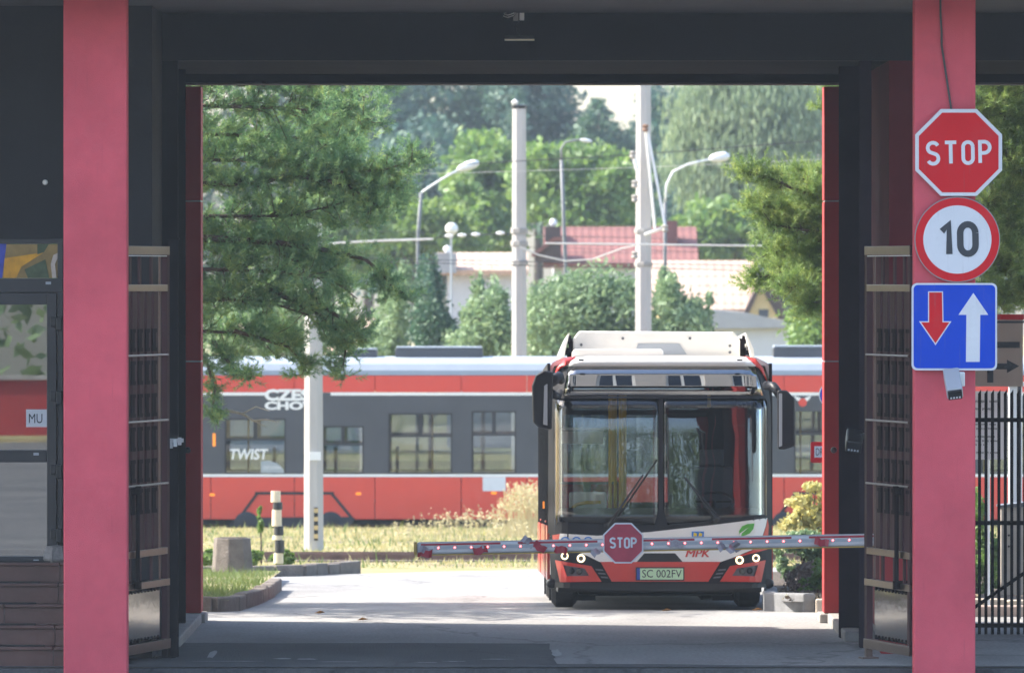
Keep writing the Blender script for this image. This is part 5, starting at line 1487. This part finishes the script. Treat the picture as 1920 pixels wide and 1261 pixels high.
# ------------------------------------------------------------------ bed at the right of the bus
kerb('bed_kerb', [(3.05, 101), (2.98, 98.0), (2.86, 95.2), (2.95, 94.6), (3.3, 94.2)], 7, w=.14, h=.22, mat=M('grey kerb stone', (.20, .205, .215), .9, var=.15, scale=5, bump=.3))
kerb('bed_kerb', [(3.34, 94.1), (6.5, 94.0)], 6, w=.2, h=.15, mat=M('tan kerb stone', (.48, .41, .33), .9, var=.12, scale=5, bump=.4))
V = []; Fq = []
ys_ = [94.2, 96, 98, 100, 103, 106, 110, 116]
for i, y in enumerate(ys_): V += [((3.0, 2.98, 3.05, 3.1, 3.15, 3.2, 3.3, 3.4)[i], y, gz(y) + .12), (9.0, y, gz(y) + .12)]
for i in range(len(ys_) - 1): Fq.append((2*i, 2*i+1, 2*i+3, 2*i+2))
MB().add(V, Fq).build('planting_bed', m_mulch, kind='structure', origin=(5, 100, 0))
C = np.stack([NR.uniform(3.0, 5.2, 2600), NR.uniform(94.3, 101, 2600), np.zeros(2600)], 1)
C[:, 2] = [gz(y) + .14 for y in C[:, 1]]; C[:, 2] += NR.uniform(0, .05, 2600)
V, Fq = leaf_quads(C, .07, .5)
npmesh('leaf_litter', V, Fq, leafmat('litter', [(.05, .04, .035), (.12, .09, .065), (.36, .24, .14)], .1), loc=(4, 98, 0), label='dark mulch and fallen leaves in the bed right of the bus', cat='mulch', kind='stuff')
for (nm, lab, dd, el, n_, mt_, sz, tpx) in (
    ('shrub', 'pale yellow leafy shrub against the tram at the right', 113, [(1505, 955, 34, 26), (1530, 920, 26, 16), (1490, 975, 28, 18), (1540, 985, 30, 28), (1580, 960, 50, 50)], 4200, lf_yellow, .085, 1520),
    ('shrub', 'green shrub behind the boom right of the bus', 108, [(1480, 1045, 26, 34), (1520, 1025, 30, 28), (1560, 1040, 40, 40), (1500, 1010, 30, 14)], 7000, lf_olive, .06, 1500),
    ('shrub', 'dry brown shrub in the bed right of the bus', 104, [(1500, 1085, 24, 28), (1520, 1070, 18, 18)], 3000, lf_brown, .045, 1502),
    ('shrub', 'bright green conifer bush beside the right red column', 99, [(1538, 1070, 20, 22), (1520, 1100, 20, 20), (1550, 1095, 30, 36)], 6000, lf_green, .05, 1540),
):
    tree(nm, lab, dd, [E(*e, dd, depth=.35) for e in el], n_, mt_, sz, tpx, .06, cat='shrub', group='shrubs in the bed by the bus', clump=.33)

# ------------------------------------------------------------------ pines
def pine(name, label, d, boughs, trunk, mat, dens, nl, nw, twig_len, seed, depth_sp):
    rs = np.random.RandomState(seed)
    k = d / FPX
    bx_ = WX(trunk[0], d)
    t = thing(name, label, 'tree', (bx_, d, gz(d)))
    mb = MB()
    zt = WZ(trunk[1], d)
    mb.tube([(bx_, d, gz(d)), (bx_ + .05, d + .05, gz(d) + 2), (bx_ - .05, d, gz(d) + 4.5), (bx_, d, zt)], [.22, .19, .14, .03], 10)
    mb.build('trunk', m_bark_pine, t, smooth=True)
    br = MB()
    tuftP, tuftD = [], []
    for (pts, spread, nt) in boughs:
        off = rs.uniform(-depth_sp, depth_sp) * (2.4 if spread in (75, 80) else 1.0)
        P = []
        for i, p in enumerate(pts):
            w = W(*p, d); w.y += off * (i / (len(pts) - 1)) + rs.uniform(-.08, .08)
            P.append(w)
        r0 = .012 + .006 * len(pts)
        br.tube(P, [r0 * (1 - .8 * i / (len(P) - 1)) for i in range(len(P))], 6)
        cum = [0]
        for i in range(len(P) - 1): cum.append(cum[-1] + (P[i+1] - P[i]).length)
        sp = spread * k
        ntw = int(nt * dens)
        for j in range(ntw):
            s = cum[-1] * rs.uniform(.12, 1.0) ** .8
            i = max(ii for ii in range(len(P) - 1) if cum[ii] <= s + 1e-6)
            f = (s - cum[i]) / max(1e-6, cum[i+1] - cum[i])
            b0 = P[i].lerp(P[i+1], min(1, f))
            td = (P[i+1] - P[i]).normalized()
            rd = Vector(rs.normal(size=3)); rd.z = rd.z * .9 + .25
            dr_ = (td * .8 + rd.normalized() * 1.1).normalized()
            L_ = sp * rs.uniform(.45, 1.15)
            e1 = b0 + dr_ * L_ * .6 + Vector((0, 0, rs.uniform(-.05, .06)))
            e2 = e1 + (dr_ + Vector(rs.normal(size=3)) * .35 + Vector((0, 0, .25))).normalized() * L_ * .5
            br.tube([b0, e1, e2], [.007, .005, .003], 4, cap=False)
            nb_ = 9
            rc = twig_len * rs.uniform(1.3, 2.4)
            for q_ in range(nb_):
                if q_ < 2:
                    pp_ = b0.lerp(e1, rs.uniform(.5, 1.0)) + Vector(rs.normal(size=3)) * .03
                    ax = (dr_ + Vector(rs.normal(size=3)) * .5).normalized()
                else:
                    o3 = Vector(rs.normal(size=3)) * rc * .75
                    o3.z *= .6
                    pp_ = e2 + o3
                    ax = (o3.normalized() * .75 + Vector((0, 0, .5)) + dr_ * .35).normalized()
                tuftP.append(pp_); tuftD.append(ax)
    br.build('boughs', m_bark, t, smooth=True)
    TP = np.array(tuftP); TDr = np.array(tuftD); m = len(TP)
    nn = nl[0]
    base = np.repeat(TP, nn, 0); ax = np.repeat(TDr, nn, 0)
    al = rs.uniform(-.09, .06, m * nn)[:, None]
    rdv = rs.normal(size=(m * nn, 3)); rdv -= ax * (rdv * ax).sum(1)[:, None]; rdv /= np.linalg.norm(rdv, axis=1)[:, None]
    dirv = ax * rs.uniform(.35, 1.0, (m * nn, 1)) + rdv * rs.uniform(.5, 1.0, (m * nn, 1))
    dirv /= np.linalg.norm(dirv, axis=1)[:, None]
    ln = nl[1] * rs.uniform(.7, 1.2, (m * nn, 1))
    b = base + ax * al
    sd = np.cross(dirv, rs.normal(size=(m * nn, 3))); sd /= np.linalg.norm(sd, axis=1)[:, None]
    V = np.stack([b - sd * nw, b + sd * nw, b + dirv * ln], 1).reshape(-1, 3)
    npmesh('needles', V, np.arange(len(V)).reshape(-1, 3), mat, t)
    return m
LB = [
    ([(235, 120), (400, 110), (560, 120), (677, 140)], 75, 60),
    ([(235, 190), (400, 200), (560, 205), (686, 225)], 70, 75),
    ([(235, 230), (380, 250), (520, 255), (651, 262)], 72, 75),
    ([(235, 300), (420, 300), (560, 300), (643, 318)], 72, 75),
    ([(235, 340), (420, 345), (560, 332), (651, 322), (720, 318), (777, 302)], 34, 85),
    ([(560, 332), (643, 345), (686, 368), (716, 392)], 38, 40),
    ([(634, 322), (703, 345), (754, 352)], 34, 26),
    ([(235, 400), (400, 405), (540, 405), (643, 380)], 68, 70),
    ([(235, 450), (400, 452), (530, 455), (600, 445)], 66, 70),
    ([(235, 500), (400, 505), (520, 510), (600, 520)], 62, 65),
    ([(300, 440), (520, 455), (617, 470), (686, 486), (720, 515), (746, 552)], 24, 46),
    ([(520, 470), (617, 520), (668, 560)], 30, 36),
    ([(235, 560), (380, 560), (500, 565), (580, 590)], 58, 62),
    ([(500, 540), (600, 590), (651, 640), (643, 686)], 30, 34),
    ([(560, 500), (600, 570), (677, 620), (690, 640)], 24, 22),
    ([(235, 620), (360, 620), (460, 625), (540, 640)], 48, 50),
    ([(235, 650), (390, 680), (405, 730), (400, 775)], 26, 26),
    ([(440, 620), (540, 650), (575, 690)], 26, 20),
    ([(400, 640), (440, 690), (470, 700)], 24, 16),
    ([(235, 160), (420, 160), (600, 165), (686, 185)], 64, 55),
]
NP1 = pine('pine_tree', 'large dark pine reaching in from behind the left side of the gateway', 102.0, LB, (150, -260), lf_pine, .78, (30, .078), .0050, .062, 4, 1.0)
MB().tube([W(424, 768, 101.6), W(455, 775, 101.5), W(475, 788, 101.4), W(500, 786, 101.3), W(520, 790, 101.2)], [.022, .018, .015, .01, .006], 6).tube([W(455, 775, 101.5), W(480, 762, 101.3), W(505, 770, 101.2)], [.01, .008, .005], 5).tube([W(475, 788, 101.4), W(500, 800, 101.3)], [.008, .003], 5).build('dead_branch', m_bark_birch, None, label='bare pale dead branch hanging before the dark tram windows', cat='branch')
tree('broadleaf_tree', 'leafy tree left of the gateway, known by its shade on the pavement', 98.0, [(-8.6, 98.0, 6.0, 2.8, 3.2, 2.5), (-7.6, 100.5, 5.2, 2.2, 2.4, 1.8)], 9000, lf_green, .32, 15, .4, clump=.4)
RB = [
    ([(1780, 420), (1600, 390), (1500, 360), (1440, 335), (1388, 325)], 24, 40),
    ([(1780, 400), (1600, 370), (1520, 340), (1480, 330)], 30, 30),
    ([(1780, 440), (1600, 415), (1500, 400), (1420, 385)], 32, 55),
    ([(1780, 470), (1600, 445), (1500, 430), (1440, 420)], 34, 55),
    ([(1780, 500), (1600, 480), (1520, 470), (1450, 470)], 34, 55),
    ([(1780, 530), (1600, 505), (1500, 500), (1405, 525)], 24, 45),
    ([(1780, 560), (1600, 530), (1520, 530), (1480, 540)], 30, 45),
    ([(1780, 600), (1620, 560), (1550, 560), (1510, 570)], 28, 40),
    ([(1780, 200), (1620, 190), (1545, 180)], 26, 20),
    ([(1780, 250), (1850, 200), (1900, 150), (1960, 120)], 44, 60),
    ([(1780, 150), (1850, 140), (1900, 110), (1960, 90)], 44, 50),
    ([(1780, 320), (1850, 260), (1900, 220), (1980, 190)], 46, 70),
    ([(1780, 360), (1860, 310), (1920, 290), (1990, 280)], 46, 70),
    ([(1780, 410), (1860, 380), (1930, 360), (1990, 350)], 46, 75),
    ([(1780, 460), (1860, 440), (1930, 430), (1990, 420)], 46, 75),
    ([(1780, 520), (1860, 500), (1930, 490), (1990, 490)], 42, 70),
    ([(1780, 570), (1850, 560), (1920, 550), (1990, 550)], 30, 50),
]
NP2 = pine('pine_tree', 'sunlit pine behind the right pillar and road signs', 97.5, RB, (1775, -120), lf_pine2, 1.7, (30, .065), .0036, .055, 9, .6)

# ------------------------------------------------------------------ right bay: fence, boards, cabinet
d = 88.0
fn = thing('metal_fence', 'black pointed bar fence right of the sign pillar', 'fence', (WX(1900, d), d, 0))
px = 1822.0
while px < 2140:
    x0, x1 = WX(px, d), WX(px + 5.6, d)
    zt, zb = WZ(736, d), WZ(1190, d)
    MB().prism([(x0, zb), (x1, zb), (x1, zt + .035), (x0, zt - .01)], d, d + .03).build('bar', m_navy, fn)
    px += 12.1
for py in (787, 980, 1172):
    MB().box(WX(1820, d), WX(2145, d), d + .031, d + .06, WZ(py + 4, d), WZ(py - 4, d)).build('fence_rail', m_navy, fn)
MB().tube([(WX(1826, d), d + .08, WZ(1140, d)), (WX(1985, d), d + .08, WZ(1030, d))], .018, 4).build('brace', m_navy, fn)
d = 92.0
bd = thing('direction_board', 'tan board with black arrow and red top edge behind the fence', 'sign', (WX(1850, d), d, 0))
MB().box(WX(1790, d), WX(1918, d), d, d + .03, WZ(724, d), WZ(599, d)).build('panel', m_tan, bd)
MB().box(WX(1790, d), WX(1920, d), d - .004, d + .034, WZ(599, d), WZ(589, d)).build('top_edge', m_sign_red, bd)
MB().box(WX(1790, d), WX(1920, d), d - .003, d + .002, WZ(605.5, d), WZ(601.5, d)).build('line', m_sign_ink, bd)
MB().box(WX(1800, d), WX(1912, d), d - .003, d + .002, WZ(652, d), WZ(640.5, d)).build('bar_mark', m_sign_ink, bd)
MB().prism([(WX(a, d), WZ(b, d)) for a, b in ((1800, 681), (1888, 681), (1888, 674), (1911, 686), (1888, 699), (1888, 692), (1800, 692))], d - .003, d + .002).build('arrow', m_sign_ink, bd)
MB().box(WX(1851, d), WX(1862.5, d), d - .0028, d + .0022, WZ(717, d), WZ(692, d)).build('bar_mark', m_sign_ink, bd)
MB().box(WX(1795, d), WX(1803, d), d + .03, d + .08, 0, WZ(600, d)).box(WX(1908, d), WX(1915, d), d + .03, d + .08, 0, WZ(600, d)).build('posts', m_bgrey, bd)
d = 93.0
nb = thing('notice_board', 'white notice board with lines of small print behind the fence', 'notice board', (WX(1850, d), d, 0))
MB().prism(rrect(WX(1780, d), WX(1889, d), WZ(861, d), WZ(733, d), .04), d, d + .02).build('panel', m_sign_white, nb)
rq = random.Random(4)
words = ['teren', 'wjazd', 'parking', 'pojazd', 'zakaz', 'ruch', 'plac', 'brama', 'droga']
for (py, x1_) in ((752, 1882), (766, 1872), (795, 1868), (803, 1880), (818, 1872), (826, 1874), (833, 1858), (848, 1880)):
    h_ = 5 if py < 780 else 3.6
    x_ = 1800
    L2 = MB()
    while x_ < x1_ - 10:
        ln = rq.uniform(5, 16)
        s0 = x_
        while s0 < x_ + ln:      # illegible fine print: short strokes
            L2.box(WX(s0, d), WX(s0 + 1.2, d), d - .003, d - .001, WZ(py + h_ * rq.uniform(.3, .55), d), WZ(py - h_ * rq.uniform(.3, .5), d))
            s0 += 2.1
        x_ += ln + 3
    L2.build('print_line', m_sign_ink, nb)
MB().tube([(WX(1852, d), d + .05, 0), (WX(1852, d), d + .05, WZ(740, d))], .028, 10).build('post', m_lamp, nb)
d = 100
cb = thing('utility_cabinet', 'beige metal utility cabinet with vents behind the fence', 'cabinet', (WX(1915, d), d + .2, gz(d)))
x0, x1 = WX(1877, d), WX(1985, d); zb, zt = gz(d), WZ(950, d)
m_cab = M('cabinet paint', (.40, .36, .32), .6, var=.08)
MB().box(x0, x1, d, d + .4, zb, zt).build('body', m_cab, cb, bevel=.01)
MB().prism([(x0 - .03, zt), (x1 + .03, zt), (x1 + .03, zt + .02), ((x0 + x1) / 2, zt + .06), (x0 - .03, zt + .02)], d - .03, d + .43).build('lid', m_bgrey, cb)
MB().box(x0 + .05, x0 + .32, d - .012, d, zb + .12, zt - .05).build('cabinet_door', m_cab, cb, bevel=.004)
MB().box(x0 + .34, x1 - .05, d - .012, d, zb + .12, zt - .05).build('cabinet_door', m_cab, cb, bevel=.004)
for k in range(3): MB().lathe([(.014, 0), (.014, -.02)], (x0 + .09, d - .012, zt - .2 - .13 * k), 'y', 8).build('lock', m_black, cb)
d = 104
pp_ = thing('steel_post', 'pale square steel post beside the beige cabinet', 'post', (WX(1904, d), d, gz(d)))
MB().box(WX(1892, d), WX(1917, d), d, d + .16, gz(d), WZ(720, d)).build('shaft', m_lamp, pp_, bevel=.01)
MB().box(WX(1889, d), WX(1940, d), d - .02, d + .18, WZ(724, d), WZ(716, d)).build('cap', m_white, pp_)
for (lab, px, el) in (('green hedge bush just behind the black fence', 1850, [(1845, 1050, 22, 55), (1862, 1060, 20, 45)]), ('yellowish tall weed behind the black fence', 1832, [(1832, 970, 10, 45)])):
    tree('hedge_bush', lab, 101, [E(*e, 101, depth=.3) for e in el], 5000, lf_green if 'hedge' in lab else lf_bright, .05, px, .04, cat='bush', clump=.35)
kerb('bay_kerb', [(4.8, 92.6), (9.5, 92.6)], 6, w=.16, h=.12, mat=M('pink kerb stone', (.46, .36, .31), .9, var=.1, scale=5))
# signs half hidden by the far right column
d = 106
rs_ = thing('red_sign', 'red rectangular sign half hidden by the slim right column', 'sign', (WX(1540, d), d, gz(d)))
MB().prism(rrect(WX(1520, d), WX(1575, d), WZ(867, d), WZ(828, d), .025), d, d + .02).build('panel', m_sign_red, rs_)
MB().box(WX(1527, d), WX(1568, d), d - .004, d, WZ(857, d), WZ(836, d)).build('face', m_sign_white, rs_)
font_flat(MB(), 'DROGA', WX(1548, d), WZ(846.5, d), 36 / S(d), 14 / S(d), d - .006).build('lettering', m_sign_ink, rs_)
MB().tube([(WX(1550, d), d + .05, gz(d)), (WX(1550, d), d + .05, WZ(700, d))], .03, 10).build('post', m_lamp, rs_)
bs_ = thing('round_sign', 'blue round sign peeking past the slim right column', 'sign', (WX(1556, 106), 105.9, WZ(765, 106)))
MB().lathe([(.17, .02), (.17, 0)], (WX(1561, d), d - .02, WZ(740, d)), 'y', 32).build('plate', m_sign_white, bs_)
MB().lathe([(.155, 0), (.155, -.004)], (WX(1561, d), d - .02, WZ(740, d)), 'y', 32).build('face', m_sign_blue, bs_)
# fallen leaves on the pavement
for i, (px, py, lab) in enumerate(((600, 1152, 'orange fallen leaf on the pavement nearest the left kerb'), (680, 1165, 'orange fallen leaf in the middle of the sunlit strip'), (1250, 1144, 'curled tan leaf in front of the bus'), (1420, 1141, 'small tan leaf by the right kerb'))):
    d = FPX * CAMZ / (py - HOR)
    MB().add([(WX(px, d) - .06, d, gz(d) + .02), (WX(px, d), d - .03, gz(d) + .05), (WX(px, d) + .06, d, gz(d) + .03), (WX(px, d), d + .04, gz(d) + .015)], [(0, 1, 2, 3)]).build('fallen_leaf', M('leaf litter %d' % i, (.5, .25, .09), .8), None, label=lab, cat='leaf', group='fallen leaves')

# ------------------------------------------------------------------ across the street, behind the photographer (seen only as reflections)
rw_ = thing('garden_wall', 'low red wall across the street reflected in the door glass', 'wall', (-10, -34, 0))
MB().box(-40, 20, -34.2, -34, 0, 1.3).build('wall_body', m_panel_red, rw_)
MB().box(-40, 20, -34.3, -33.9, 1.3, 1.4).build('coping', m_conc, rw_)
ORD = ('first', 'second', 'third', 'fourth', 'fifth', 'sixth', 'seventh', 'eighth', 'ninth')
for i in range(9):
    x = -34 + i * 7.6 + (1.5 if i % 2 else 0); y = -42 - (i % 3) * 2.5
    hh = (21, 24, 19)[i % 3]
    t = thing('roadside_tree', 'tall leafy tree across the street, %s from the left in the mirrored row' % ORD[i], 'tree', (x, y, 0), group='trees across the street')
    MB().tube([(x, y, 0), (x + .1, y, 5), (x, y, hh * .8)], [.35, .26, .08], 7).build('trunk', m_bark, t)
    C = crown_points([(x, y, hh * .56, 5.4, 3.2, hh * .44)], 9000, .5, nclump=90)
    V, Fq = leaf_quads(C, .5)
    npmesh('crown', V, Fq, lf_olive, t)

# ------------------------------------------------------------------ haze
hz = bpy.data.materials.new('haze'); hz.use_nodes = True
N = hz.node_tree.nodes; N.remove(N['Principled BSDF'])
pv = N.new('ShaderNodeVolumePrincipled')
pv.inputs['Color'].default_value = (.70, .84, 1.0, 1)
pv.inputs['Density'].default_value = HAZE
pv.inputs['Anisotropy'].default_value = .2
hz.node_tree.links.new(pv.outputs[0], N['Material Output'].inputs['Volume'])
if HAZE > 0: MB().box(-340, 340, -140, 720, -2.3, 27).build('haze', hz, None, kind='stuff', label='thin bluish summer haze over the whole scene', cat='haze', origin=(0, 0, -2.3))
print('tufts', NP1, NP2)
